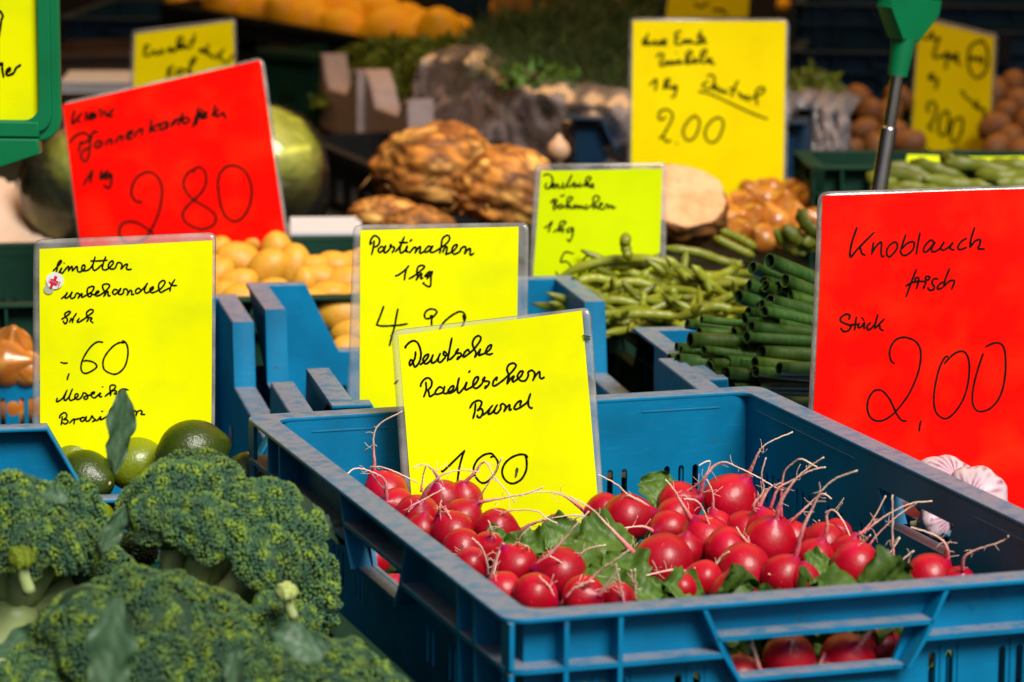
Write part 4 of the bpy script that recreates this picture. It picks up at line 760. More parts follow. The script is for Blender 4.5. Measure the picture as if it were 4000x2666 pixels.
# ---------------------------------------------------------------- broccoli
M_BUD = mat("broccoli_buds", (1, 1, 1), (.86, .92, .8), scale=260, rough=.72, vcol=True, spec=.25)
M_BSTEM = mat("broccoli_stem", (.46, .54, .24), (.34, .45, .16), scale=25, rough=.45, bump=.2, bscale=90, stretch=(1, 1, .3), sss=.05)
M_BLEAF = mat("broccoli_leaf", (.040, .10, .045), (.075, .14, .07), scale=35, rough=.5, vcol=True, bump=.35, bscale=140, tr=.1)
ICO_V, ICO_F = None, None
_bm = bmesh.new(); bmesh.ops.create_icosphere(_bm, subdivisions=1, radius=1.0); _bm.verts.ensure_lookup_table()
ICO_V = np.array([v.co[:] for v in _bm.verts]); ICO_F = np.array([[v.index for v in f.verts] for f in _bm.faces]); _bm.free()
def fib(n):
    i = np.arange(n) + .5; z = 1 - 2 * i / n; ph = i * 2.399963; s_ = np.sqrt(1 - z * z); return np.stack([s_ * np.cos(ph), s_ * np.sin(ph), z], 1)
def broccoli(label, px, py, y, rp, axis, seed, squash=(1, 1, .8), nfl=13, cover=.08, dark=1.0, stems=True, bead=.00135, spread=.95):
    """a head: florets spread over a dome, each floret a cap of bud beads on its own branch of the stem"""
    rg = np.random.default_rng(seed); c = at(px, py, y); R = rp * mpp(y); r = empty("broccoli", c); tag(r, label, "broccoli", "broccoli heads in the dark green crate")
    axis = np.array(axis, float); axis /= np.linalg.norm(axis); Fm = frame(axis, rg.uniform(0, 6)); sq = np.array(squash)
    base = -axis * R * .75
    D = fib(int(nfl * 2.1)); D = D[D[:, 2] > .02]; D = D + rg.normal(size=D.shape) * .10; D /= np.linalg.norm(D, axis=1)[:, None]
    cen = []; rad = []
    for d in D: cen.append(d * R * rg.uniform(.56, .68) * sq); rad.append(R * rg.uniform(.30, .44))
    cen = np.array(cen); rad = np.array(rad)
    PV = []; PC = []; PR = []; PN = []
    for k in range(len(D)):
        n = int(11.5 * (rad[k] / bead) ** 2 * .30); U = fib(n) + rg.normal(size=(n, 3)) * .018; U /= np.linalg.norm(U, axis=1)[:, None]
        ncl = max(24, int(58 * (rad[k] / .03))); Q = fib(ncl) + rg.normal(size=(ncl, 3)) * .09; Q /= np.linalg.norm(Q, axis=1)[:, None]
        dist = np.arccos(np.clip(U @ Q.T, -1, 1)); near = dist.min(1) / (1.9 / math.sqrt(ncl)); wh = dist.argmin(1)
        hump = np.clip(1 - near ** 2, 0, 1); warp = 1 + .08 * np.sin(U @ rg.normal(size=3) * 4 + 1) + .05 * np.sin(U @ rg.normal(size=3) * 8)
        P = cen[k] + U * (rad[k] * warp * (.955 + .045 * hump))[:, None] * (sq * .35 + .65)
        keep = (U @ (D[k] * .75 + np.array([0, 0, .35])) > .02)
        for j in range(len(D)):
            if j != k: keep &= np.linalg.norm((P - cen[j]), axis=1) > rad[j] * .90
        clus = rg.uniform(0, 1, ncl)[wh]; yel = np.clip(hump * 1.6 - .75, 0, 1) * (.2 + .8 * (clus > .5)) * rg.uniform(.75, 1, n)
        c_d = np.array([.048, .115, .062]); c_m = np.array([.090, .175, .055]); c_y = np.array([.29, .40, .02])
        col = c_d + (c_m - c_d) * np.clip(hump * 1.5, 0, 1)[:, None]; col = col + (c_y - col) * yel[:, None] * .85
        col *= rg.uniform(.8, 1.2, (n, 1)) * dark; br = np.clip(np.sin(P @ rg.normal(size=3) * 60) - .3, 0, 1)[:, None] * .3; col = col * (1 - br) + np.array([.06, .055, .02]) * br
        PV.append(P[keep]); PC.append(col[keep]); PR.append(bead * rg.uniform(.72, 1.2, keep.sum()))
    P = np.concatenate(PV) @ Fm.T; C = np.concatenate(PC); Rr = np.concatenate(PR); n = len(P)
    V = (P[:, None, :] + Rr[:, None, None] * ICO_V[None]).reshape(-1, 3); T = (ICO_F[None] + (np.arange(n) * len(ICO_V))[:, None, None]).reshape(-1, 3); CC_ = np.repeat(C, len(ICO_V), 0)
    # dark inner body so that nothing shows through between the buds
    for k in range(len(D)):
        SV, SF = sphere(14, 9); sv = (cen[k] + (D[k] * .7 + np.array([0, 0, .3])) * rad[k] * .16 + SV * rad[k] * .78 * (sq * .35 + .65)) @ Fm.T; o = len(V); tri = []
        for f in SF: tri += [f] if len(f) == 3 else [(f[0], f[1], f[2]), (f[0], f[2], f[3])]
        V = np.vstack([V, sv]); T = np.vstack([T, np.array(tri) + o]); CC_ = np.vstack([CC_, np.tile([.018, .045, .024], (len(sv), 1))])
    o = bpy.data.objects.new("crown", fast_mesh("crown", V, T, CC_, M_BUD)); COL.objects.link(o); o.parent = r
    if stems:
        b = MB(); cw = cen @ Fm.T; root = -axis * R * 1.05
        fork = -axis * R * .42
        for k in range(len(D)):
            tgt = cw[k] - (cw[k] - fork) / np.linalg.norm(cw[k] - fork) * rad[k] * .55; mid = fork + (tgt - fork) * .45 - axis * R * .10
            pts = spline([root * .55 + fork * .45, fork + (mid - fork) * .3, mid, tgt], 12); b.add(*tube(pts, np.linspace(R * .15, R * .10, 12), 10))
        b.add(*tube(spline([fork, fork - axis * R * .4, root, root - axis * R * .35], 10), np.linspace(R * .24, R * .27, 10), 16)); b.build("stem", M_BSTEM, r)
    return r
broccoli("broccoli head standing highest, right of the small upright leaf", 497, 1298, .20, 305, (.46, .22, .86), 11, squash=(1.0, 1.0, .78), nfl=15, bead=.00108)
broccoli("broccoli head cut off by the left edge, with pale branching stems", 66, 1290, .17, 236, (.24, .22, .94), 12, squash=(1, 1, .86), nfl=13, bead=.00108)
broccoli("large rounded broccoli head lowest in the middle, behind the grey-green leaf", 318, 1560, .05, 300, (.02, -.35, .94), 13, squash=(1, 1, .85), nfl=17, dark=.82, bead=.00108)
broccoli("broccoli head at the bottom right of the heap, carrying a curled leaf", 730, 1625, .02, 200, (.2, -.3, .93), 14, squash=(1, 1, .85), nfl=12, dark=.9, bead=.00105)
broccoli("small broccoli head tucked under the highest one, with a pale bud beside it", 632, 1465, .12, 130, (.3, -.3, .9), 15, squash=(1, 1, .8), nfl=9, bead=.00105)
broccoli("broccoli head in the bottom left corner, mostly cut off", 60, 1640, .02, 165, (-.1, -.3, .95), 16, nfl=10, bead=.00105)
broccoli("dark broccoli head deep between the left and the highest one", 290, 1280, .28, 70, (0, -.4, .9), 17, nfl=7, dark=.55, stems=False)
broccoli("dark broccoli head in the gap under the left head's stems", 140, 1395, .27, 95, (.1, -.3, .9), 18, nfl=8, dark=.5, stems=False)  # filler head; the gap's shade is put into its bud colour
# a young side shoot and a pale bud
def shoot(label, px, py, y, rp, seed, pale=False):
    rg = np.random.default_rng(seed); c = at(px, py, y); R = rp * mpp(y); r = empty("broccoli_shoot", c); tag(r, label, "broccoli shoot")
    n = 420; U = fib(n); U = U[U[:, 2] > -.5]; n = len(U); P = U * R * (1 + .12 * np.sin(U[:, :1] * 7 + U[:, 1:2] * 5)); col = (np.array([.16, .22, .015]) if not pale else np.array([.42, .48, .16])) * rg.uniform(.7, 1.25, (n, 1))
    V = (P[:, None] + .0013 * rg.uniform(.8, 1.2, (n, 1, 1)) * ICO_V).reshape(-1, 3); T = (ICO_F[None] + (np.arange(n) * len(ICO_V))[:, None, None]).reshape(-1, 3)
    SV, SF = sphere(12, 8); o_ = len(V); tri = []
    for f in SF: tri += [f] if len(f) == 3 else [(f[0], f[1], f[2]), (f[0], f[2], f[3])]
    V = np.vstack([V, SV * R * .93]); T = np.vstack([T, np.array(tri) + o_]); C = np.vstack([np.repeat(col, len(ICO_V), 0), np.tile([.05, .08, .01], (len(SV), 1))])
    o = bpy.data.objects.new("bud", fast_mesh("bud", V, T, C, M_BUD)); COL.objects.link(o); o.parent = r
    b = MB(); b.add(*tube(spline([(0, 0, -R * .5), (.001, .002, -R * 1.6), (.004, .004, -R * 3.2)], 8), np.linspace(R * .5, R * .62, 8), 12)); b.build("stem", M_BSTEM, r)
shoot("yellow-green broccoli side shoot on the left head's stem", 48, 1285, .085, 26, 3)
shoot("pale yellow-white broccoli bud right under the highest head", 658, 1362, .085, 20, 4, True)
BL = [((277, 995), .21, .088, .014, (-.10, .05, -1), (.5, -.8, .1), "upright dark broccoli leaf standing in front of the lime sign", .1, .0, 51),
      ((255, 1505), -.115, .098, .0185, (-.12, -.12, -1), (0.1, -1, .2), "grey-green broccoli leaf lying against the large lowest head", .1, .15, 52),
      ((690, 1480), -.10, .05, .017, (1, -.1, -.35), (0, -.6, .8), "curled broccoli leaf on the bottom right head", .35, .3, 53),
      ((262, 1215), .12, .05, .009, (.55, 0, 1), (.4, -1, .2), "narrow broccoli leaf with a pale rib beside the left head", .2, .3, 54),
      ((60, 1475), .04, .07, .015, (1, -.2, .45), (0, -.7, .7), "broccoli leaf at the lower left edge under the pale stem", .3, .3, 55),
      ((540, 1545), -.13, .040, .0085, (.05, -.1, -1), (0, -1, .2), "small folded leaf between the two lowest heads", .2, .5, 56),
      ((125, 1140), .06, .028, .010, (1, -.2, -.1), (0, -.6, .8), "small torn broccoli leaf on the left head", .3, .3, 57),
      ((760, 1222), .34, .045, .016, (1, .2, -.15), (0, -.6, .8), "dark wilted leaf behind the highest broccoli head, by the radish crate", .4, .3, 58)]
for (px, py), y, L_, W_, dr, up, lb, curl, fold, sd in BL:
    leaf_thing("broccoli_leaf", at(px, py, y), L_ * .62, W_ * .66, dr, up, M_BLEAF, lb, "leaf", sd, "loose broccoli leaves", curl=curl, fold=fold, lobes=3, tooth=.09)

# ---------------------------------------------------------------- limes
M_LIMEF = mat("lime_peel", (.024, .045, .002), (.038, .062, .002), scale=14, rough=.32, bump=.35, bscale=420, coat=.05, spots=(.12, .15, .01), speck=260)
M_LIMEY = mat("yellow_lime_peel", (.22, .26, .004), (.15, .20, .003), scale=14, rough=.34, bump=.3, bscale=420, coat=.2)
M_NUB = mat("stem_scar", (.62, .5, .38), (.4, .3, .2), scale=200, rough=.8)
def citrus(name, label, cat, p, R, axis, seed, m, group, long=1.12, nub=True, nipple=.12):
    V, F = sphere(28, 18); V = lump(V, .02, 1.8, seed); z = V[:, 2].copy(); V[:, 2] *= long; V[:, 2] += nipple * np.clip((np.abs(z) - .86) / .14, 0, 1) ** 1.5 * np.sign(z)
    Fm = frame(axis, seed); V = V * R @ Fm.T; r = empty(name, p); tag(r, label, cat, group); MB().add(V, F).build("peel", m, r)
    if nub:
        V, F = sphere(10, 6); V = lump(V, .15, 3, seed); MB().add((V * np.array([R * .09, R * .09, R * .05]) + np.array([0, 0, R * (long + nipple * .85)])) @ Fm.T, F).build("stalk_scar", M_NUB, r)
G = "limes in the blue crate"
for px, py, y, rp, ax, m, lb in [(192, 1078, .635, 62, (.78, -.60, .0), M_LIMEF, "dark green lime with a pale stalk scar, left of the upright leaf"), (442, 1016, .62, 68, (.9, .2, .15), M_LIMEF, "dark green lime right of the upright leaf, under the sign"),
    (312, 1045, .645, 58, (1, .1, .2), M_LIMEY, "yellow-green lime between the two dark limes"), (172, 1034, .672, 48, (1, .2, .1), M_LIMEY, "yellowish lime behind the left dark lime"), (20, 1040, .70, 50, (.3, 1, .1), M_LIMEF, "lime barely showing over the crate's front wall at the left edge"),
    (205, 1165, .60, 46, (1, .3, 0), M_LIMEY, "lime low in the crate below the left dark lime"), (560, 1090, .60, 58, (.2, -.2, 1), M_LIMEF, "dark lime almost hidden by the highest broccoli head"), (380, 1110, .61, 60, (.6, .4, .3), M_LIMEF, "lime hidden behind the highest broccoli head")]:
    citrus("lime", lb, "lime", at(px, py + 22, y), rp * mpp(y) * 1.08, ax, px, m, G, nub=ax[1] < 0)
# sticker on the lime crate wall
st = onplane(532, 1005, np.array([-.432 + .298 * .982 - .0187, .57 + .298 * .187, 0]), np.array([math.cos(A11), math.sin(A11), 0]))
nrm = -np.array([math.cos(A11), math.sin(A11), 0]); tang = np.array([-math.sin(A11), math.cos(A11), 0])
def disc(name, m, rx, rz, off, label=None, parent=None):
    P = [st + nrm * off + tang * rx * math.cos(t) + np.array([0, 0, rz]) * math.sin(t) for t in np.linspace(0, 2 * math.pi, 20)[:-1]]
    o = MB().add(np.array(P) - (0 if parent is None else np.array(0)), [tuple(range(19))]).build(name, m, parent, smooth=False)
    if label: tag(o, label, "sticker")
    return o
so = disc("fruit_sticker", M_WHITE, .0105, .0105, .0010, "small white fruit sticker with a red mark on the lime crate's wall")
P = [st + nrm * .0013 + tang * a * .0105 + np.array([0, 0, c * .0105]) for a, c in [(-.2, .6), (.2, .6), (.2, .2), (.55, .2), (.55, -.2), (.2, -.2), (.2, -.6), (-.2, -.6), (-.2, -.2), (-.55, -.2), (-.55, .2), (-.2, .2)]]
MB().add(P, [tuple(range(12))]).build("cross", M_CROSS, so, smooth=False)

# ---------------------------------------------------------------- garlic
M_GARL = mat("garlic_skin", (.68, .56, .57), (.58, .42, .47), scale=30, rough=.45, vcol=True, bump=.3, bscale=200, stretch=(1, 1, .2))
def garlic(label, px, py, y, rp, axis, seed):
    p = at(px, py, y); R = rp * mpp(y); V, F = sphere(48, 20); z = V[:, 2]; ang = np.arctan2(V[:, 1], V[:, 0])
    k = 1 + .09 * np.abs(np.sin(ang * 4 + seed)) * (1 - z * z); k *= np.where(z > .3, 1 - .45 * np.clip(z - .3, 0, 1) ** .8, 1); V = V * np.stack([k, k, np.full(len(V), .8)], 1); V[:, 2] += .35 * np.clip(z - .75, 0, 1) * 2
    st_ = np.clip(np.sin(ang * 22 + np.sin(z * 5 + ang * 3) * 1.2) * 1.5 - .35, 0, 1)[:, None] * np.random.default_rng(seed).uniform(.5, 1, (len(V), 1))
    C = np.ones((1, 3)) * (1 - st_) + st_ * np.array([[.45, .10, .28]]); Fm = frame(axis, seed)
    r = empty("garlic_bulb", p); tag(r, label, "garlic", "garlic bulbs under the big red sign"); MB().add(V * R @ Fm.T, F, C).build("bulb", M_GARL, r)
    b = MB(); b.add(*tube(np.array([(0, 0, R * .85), (0, 0, R * 1.1), (R * .05, 0, R * 1.3)]) @ Fm.T, [R * .24, R * .17, R * .17], 12)); b.build("stalk", mat("garlic_stalk", (.6, .52, .3), (.45, .42, .2), scale=30, rough=.5), r)
garlic("striped garlic bulb rising over the radish crate's right rim, left one", 2172, 1126, .50, 80, (-.2, .6, -.5), 2)
garlic("striped garlic bulb rising over the radish crate's right rim, right one", 2238, 1150, .46, 76, (.3, .8, -.3), 5)
garlic("garlic bulb seen through the radish crate's right hand hole", 2148, 1196, .46, 46, (-.6, .3, -.2), 7)
garlic("garlic bulb hidden low in the crate behind the right rim", 2330, 1235, .42, 62, (.3, .8, .1), 9)
garlic("garlic bulb lying with its stalk showing in the hand hole", 2075, 1180, .56, 50, (-.3, -.5, .1), 11)

# ---------------------------------------------------------------- garlic stems
M_GSTEM = mat("garlic_stem_green", (.022, .068, .010), (.042, .11, .018), scale=8, rough=.34, bump=.25, bscale=260, stretch=(40, 40, 3), coat=.25, vcol=True)
E6 = lambda x, y: (1529.4 + x * .35, 510 + y * .35)
SL = [(570, 300, 44), (685, 255, 50), (640, 400, 48), (545, 420, 44), (480, 490, 46), (630, 540, 34), (540, 590, 34), (235, 640, 26), (605, 640, 42), (570, 645, 26), (140, 670, 34), (220, 720, 30), (160, 775, 52), (450, 725, 36), (545, 740, 30), (460, 785, 44), (355, 765, 18), (70, 820, 30), (630, 860, 52), (75, 910, 52), (20, 905, 42), (460, 855, 36), (445, 945, 50), (585, 930, 48), (745, 965, 46), (590, 980, 40), (150, 985, 42), (400, 995, 46), (510, 1010, 50), (455, 1035, 42), (605, 1065, 36), (70, 985, 30), (100, 840, 26), (40, 1065, 46), (330, 1075, 40), (520, 830, 34), (560, 760, 34), (760, 1180, 38), (300, 930, 36), (250, 840, 30), (700, 700, 34), (660, 960, 30)]
rg = np.random.default_rng(77)
for k in range(34):
    yy = rg.uniform(330, 1100); SL.append((np.interp(yy, [330, 600, 800, 1100], [690, 560, 300, 250]) + rg.uniform(0, 260), yy, rg.uniform(30, 48)))
items = []
for k, (x, y, rz) in enumerate(SL):
    rg = np.random.default_rng(900 + k); px, py = E6(x, y); yd = .905 - .03 * rg.random() - .085 * (y - 250) / 900; R = rz * .35 * mpp(yd) * 1.0
    slope = np.interp(y, [250, 480, 650, 1100], [.46, .30, .12, .06]) + rg.uniform(-.03, .03); L_ = rg.uniform(1000, 1150) - x * .3
    pa = at(px, py, yd); pb = at(px + L_ * .35, py + L_ * .35 * slope, yd + .085); v = pb - pa; v /= np.linalg.norm(v)
    pm = (pa + pb) / 2 + np.array([0, 0, rg.uniform(-.002, .004)]); path = spline([pa, pm, pb], 12)
    r = empty("cut_garlic", pa); tag(r, "x", "garlic greens", "cut green garlic stems"); tone = rg.uniform(.55, 1.35); warm = rg.uniform(0, 1) ** 2
    col = np.array([1 + warm * .6, 1 + .15 * warm, 1 - .2 * warm]) * tone
    b = MB(); V, F = tube(path - pa, R * np.linspace(1, 1.08, 12), 18, cap=False, flat=rg.uniform(.82, .98)); Vi, Fi = tube(path[:6] - pa, R * .84, 18, cap=False, flat=.9)
    # edge ring joins the outer and inner wall at the cut
    cutj = rg.uniform(-.25, .25, 2); V[:18] += v * (V[:18] @ np.array([0, cutj[0], cutj[1]]))[:, None]
    Vi[:18] += v * (Vi[:18] @ np.array([0, cutj[0], cutj[1]]))[:, None]
    n = len(V); Fr = [(i, (i + 1) % 18, n + (i + 1) % 18, n + i) for i in range(18)]
    b.add(np.vstack([V, Vi]), F + [tuple(q_ + n for q_ in f[::-1]) for f in Fi] + Fr, np.vstack([np.tile(col, (n, 1)), np.tile(col * np.array([1.1, 1.0, .9]), (len(Vi), 1))])); b.build("stalk", M_GSTEM, r)
    items.append((r, px, py))
rank_labels(items, "cut garlic stem, %s", 8)
# ---------------------------------------------------------------- potatoes
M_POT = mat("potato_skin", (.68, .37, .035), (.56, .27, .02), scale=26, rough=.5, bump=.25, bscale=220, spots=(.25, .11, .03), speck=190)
def tuber(name, label, cat, p, R, axis, seed, m, group, long=1.35, amp=.05):
    V, F = sphere(24, 16); V = lump(V, amp, 1.7, seed); V = lump(V, amp * .3, 5, seed + 1); V = V * np.array([1, .93, long]); bend = V[:, 2] ** 2 * .08; V[:, 0] += bend
    o = MB().add(V * R @ frame(axis, seed).T, F).build(name, m, None, loc=p); return tag(o, label, cat, group)
PT = [(505, 590, 34, (0, 0, 1)), (553, 600, 42, (.9, 0, -.35)), (612, 625, 43, (.55, 0, .8)), (500, 637, 36, (.5, .2, .9)), (636, 588, 40, (-.1, 0, 1)), (672, 615, 42, (.05, .3, 1)), (548, 655, 36, (1, 0, .2)), (560, 690, 40, (1, 0, -.1)), (628, 672, 34, (1, 0, .1)), (520, 680, 34, (1, .3, 0)),
      (715, 620, 34, (.8, 0, .3)), (770, 612, 33, (1, 0, -.2)), (808, 604, 26, (1, 0, .2)), (735, 645, 38, (1, 0, -.25)), (790, 650, 40, (1, 0, .3)), (700, 655, 30, (.3, 0, 1)), (762, 685, 42, (1, .1, -.1)), (800, 690, 34, (.6, 0, .4)), (785, 725, 50, (1, 0, -.05)), (810, 770, 36, (1, 0, .1)), (798, 800, 30, (1, .3, 0)), (720, 700, 36, (1, .3, 0)),
      (585, 562, 30, (1, 0, 0)), (860, 640, 40, (1, 0, .2)), (850, 700, 42, (.5, 0, .6)), (900, 660, 40, (1, 0, 0)), (470, 620, 36, (1, 0, .3)), (450, 660, 38, (1, 0, 0)), (840, 600, 32, (1, .2, .1))]
items = []
for k, (px, py, rp, ax) in enumerate(PT):
    y = 1.30 + (760 - py) * .0009 + (.03 if py < 600 else 0); o = tuber("potato", "x", "potato", at(px, py, y), rp * mpp(y) * 1.05, ax, 40 + k, M_POT, "small potatoes behind the blue crate wall", long=1.32)
    items.append((o, px, py))
rank_labels(items, "small yellow potato, %s", 5)
potato_crate = euro_crate("potato_crate", (-.50, 1.245, Z0 - .035), A11, .58, .40, .16, M_GREENP, "dark green crate of small yellow potatoes with the tilted red sign")
# white paper stack behind the potatoes
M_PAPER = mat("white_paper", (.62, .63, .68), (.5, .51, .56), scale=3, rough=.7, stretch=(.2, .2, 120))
M_CREAM = mat("cream_wrapping_paper", (.62, .46, .36), (.5, .36, .27), scale=5, rough=.6, bump=.3, bscale=30)
def stack(label, px0, px1, py0, py1, y, depth, yaw, m):
    a = at(px0, py1, y); b_ = at(px1, py1, y); t = at(px0, py0, y); w = b_[0] - a[0]; h = t[2] - a[2]; r = empty("paper_stack", (a[0], y, a[2]), math.radians(yaw)); tag(r, label, "paper"); rg = random.Random(4)
    n = 7
    for k in range(n): b = MB(); b.add(*box(rg.uniform(-.003, .003), w + rg.uniform(-.004, .003), rg.uniform(-.004, .004), depth, h * k / n, h * (k + .8) / n)); b.build("paper_pad", m, r, smooth=False)
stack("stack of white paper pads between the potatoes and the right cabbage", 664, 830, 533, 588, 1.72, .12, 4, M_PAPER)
def sheet(name, label, cat, pts, m, th=.002, group=None):
    """loose crumpled sheet through a grid of measured points (px, py, y), given a thickness"""
    G = np.array([[at(*p) for p in row] for row in pts]); rows = [spline(g, 16) for g in G]; A = np.array(rows); Bq = np.stack([spline(A[:, i], 14) for i in range(A.shape[1])], 1)
    Bq = Bq + np.random.default_rng(len(label)).normal(size=Bq.shape) * .0016; nj, ni = Bq.shape[:2]; V = Bq.reshape(-1, 3); n = len(V)
    F = [(j * ni + i, j * ni + i + 1, (j + 1) * ni + i + 1, (j + 1) * ni + i) for j in range(nj - 1) for i in range(ni - 1)]
    b = MB(); c = V.mean(0); b.add(np.vstack([V, V + np.array([0, th, -th])]) - c, F + [tuple(k + n for k in f[::-1]) for f in F]); return tag(b.build(name, m, None, loc=c, sharp=None), label, cat, group)
sheet("wrapping_paper", "crumpled cream wrapping paper under the left cabbage", "paper", [[(-60, 400, 2.0), (20, 420, 2.0), (70, 470, 1.98), (130, 520, 1.96)], [(-60, 480, 1.9), (20, 500, 1.9), (80, 540, 1.88), (140, 560, 1.86)], [(-60, 590, 1.8), (30, 600, 1.8), (60, 600, 1.79), (100, 590, 1.78)]], M_CREAM)
# ---------------------------------------------------------------- cabbages in film
M_CAB = mat("cabbage_leaf", (.22, .25, .010), (.42, .42, .05), scale=24, rough=.4, vcol=True, bump=.35, bscale=90, detail=3)
M_WRAP = film_mat("cling_film", tint=(.8, .8, .75), opac=.014, rough=.05, bump=1.0, bscale=44)
def cabbage(label, px, py, y, rp, seed, tone):
    c = at(px, py, y); R = rp * mpp(y); r = empty("cabbage", c); tag(r, label, "cabbage", "cabbages wrapped in film"); rg = np.random.default_rng(seed)
    V, F = sphere(30, 20); MB().add(lump(V, .03, 1.5, seed) * R * .94, F, np.array([.8, .85, .8]) * tone).build("heart", M_CAB, r)
    for k in range(6):
        D = rg.normal(size=3); D[1] = -abs(D[1]) - .25; Fm = frame(D, rg.uniform(0, 6)); n = 20; VV = []; FF = []; Cc = []
        for j in range(n + 1):
            for i in range(n + 1):
                u, v = (i / n - .5) * 2, (j / n - .5) * 2; m_ = math.sqrt(u * u + v * v) + 1e-6; th = min(m_, 1.25) * .95; rr = R * (.955 + .012 * k + .02 * max(0, m_ - .75) + .010 * math.sin(u * 13 + k) * v)
                a = math.atan2(v, u); VV.append((rr * math.sin(th) * math.cos(a), rr * math.sin(th) * math.sin(a), rr * math.cos(th)))
                vein = 2.0 if abs(u) < .05 else (1.5 if abs(math.sin((v - abs(u) * .8) * 9)) < .14 else 1); Cc.append(np.array([vein, vein, vein * 1.1]) * tone)
        for j in range(n):
            for i in range(n):
                u, v = (i / n - .5) * 2, (j / n - .5) * 2
                if u * u + v * v < 1.15 + .15 * math.sin(math.atan2(v, u) * 5 + k): a = j * (n + 1) + i; FF.append((a, a + 1, a + n + 2, a + n + 1))
        MB().add(np.array(VV) @ Fm.T, FF, np.array(Cc)).build("leaf", M_CAB, r)
    V, F = sphere(40, 26); V = lump(V, .012, 5, seed + 3); V = lump(V, .006, 14, seed + 4) * R * 1.05
    tail = np.clip((V @ np.array([.75, -.1, -.65])) / R - .82, 0, 1)[:, None]; V = V + tail * np.array([.55, 0, -.5]) * R * 1.0; MB().add(V, F).build("film_wrap", M_WRAP, r)
cabbage("film-wrapped cabbage right of the tilted red sign", 598, 392, 1.95, 148, 3, 1.0)
cabbage("darker film-wrapped cabbage left of the tilted red sign", 200, 432, 1.92, 148, 8, .9)
# ---------------------------------------------------------------- celeriac
M_CEL = mat("celeriac_skin", (.60, .24, .032), (.22, .065, .006), scale=48, rough=.7, vcol=True, bump=1.0, bscale=45, lo=.35, hi=.62, stretch=(1, 1, 2.2))
M_CELCUT = mat("celeriac_flesh", (.66, .40, .21), (.52, .28, .12), scale=55, rough=.55, bump=.25, bscale=160, spots=(.30, .12, .04), speck=120)
def celeriac(label, px, py, y, rp, seed, sq=(1, 1, .85), flat_to=None, tone=1.0):
    c = at(px, py, y); R = rp * mpp(y); rg = np.random.default_rng(seed); V, F = sphere(60, 40); V = lump(V, .07, 1.9, seed); V = lump(V, .05, 4.5, seed + 5)
    Q = fib(70) + rg.normal(size=(70, 3)) * .24; Q /= np.linalg.norm(Q, axis=1)[:, None]; U = V / np.linalg.norm(V, axis=1)[:, None]; d = np.arccos(np.clip(U @ Q.T, -1, 1)); ds = np.sort(d, 1); edge = np.clip((ds[:, 1] - ds[:, 0]) * 9, 0, 1)
    ridge = np.sin(U[:, 2] * 22 + np.sin(U[:, 0] * 7 + seed) * 2.4) * .5 + .5
    V = V * (1 + .06 * edge + .05 * ridge)[:, None] * np.array(sq); val = (.30 + .95 * edge * (.55 + .45 * ridge))[:, None]; pale = ((rg.uniform(0, 1, 70)[d.argmin(1)] > .80) * edge)[:, None]
    C = tone * (val * np.array([[1.0, 1, 1]]) * (1 - pale) + pale * np.array([[1.5, 2.1, 3.6]]))
    r = empty("celeriac", c); tag(r, label, "celeriac", "celeriac bulbs behind the beans")
    if flat_to is not None:
        nf = np.array(flat_to[0], float); nf /= np.linalg.norm(nf); h = V @ nf; V = V - np.clip(h - flat_to[1], 0, None)[:, None] * nf
        a = np.cross(nf, [0, 0, 1]); a /= np.linalg.norm(a); b2 = np.cross(nf, a); on = V[h > flat_to[1] - .01]; ang = np.arctan2(on @ b2, on @ a); rr = np.hypot(on @ a, on @ b2); P = []
        for t in np.linspace(-math.pi, math.pi, 40)[:-1]:
            mk = np.abs((ang - t + math.pi) % (2 * math.pi) - math.pi) < .14; P.append(nf * (flat_to[1] + .006) + (a * math.cos(t) + b2 * math.sin(t)) * (rr[mk].max() if mk.any() else .8) * .985)
        P = np.array(P) * R; rings = np.concatenate([nf * (flat_to[1] + .006) * R + (P - nf * (flat_to[1] + .006) * R) * k for k in (1, .7, .4)]); n = len(P)
        MB().add(rings, [(q_ * n + i, q_ * n + (i + 1) % n, (q_ + 1) * n + (i + 1) % n, (q_ + 1) * n + i) for q_ in range(2) for i in range(n)] + [tuple(2 * n + i for i in range(n))]).build("cut_face", M_CELCUT, r, smooth=False)
    MB().add(V * R, F, C).build("skin", M_CEL, r)
    b = MB()
    for k in range(16 if flat_to is None else 0):
        d0 = rg.normal(size=3); d0[1] = -abs(d0[1]); d0[2] = -abs(d0[2]) * .6; d0 /= np.linalg.norm(d0); p0 = d0 * R * .92 * np.array(sq); P = spline([p0, p0 + d0 * R * .12 + rg.normal(size=3) * R * .06, p0 + d0 * R * .14 + rg.normal(size=3) * R * .22], 8)
        if flat_to is None or p0 @ nf < (flat_to[1] - .1) * R: b.add(*tube(P, np.linspace(R * .045, R * .012, 8), 7))
    if flat_to is None: b.C = []; o = b.build("rootlets", mat("celeriac_rootlet", (.45, .24, .06), (.25, .1, .02), scale=60, rough=.8), r)
celeriac("large rough celeriac, the left and higher of the two whole ones", 1000, 392, 2.02, 118, 4, (1.08, 1, .85))
celeriac("rough celeriac in front with pale knobs, left of the Böhnchen sign", 1160, 430, 1.86, 105, 9, (1.05, 1, .85), tone=1.15)
celeriac("celeriac with a pale cut face right of the Böhnchen sign", 1560, 478, 1.72, 108, 14, (1, 1, .92), flat_to=((.12, -.62, .78), .50), tone=.6)
celeriac("small brown celeriac low beside the right cabbage's film", 885, 495, 1.90, 62, 21, (1.3, 1, .7))
celeriac("half hidden celeriac behind the top of the Pastinaken sign", 960, 520, 1.80, 60, 22, (1.3, 1, .7), tone=.8)
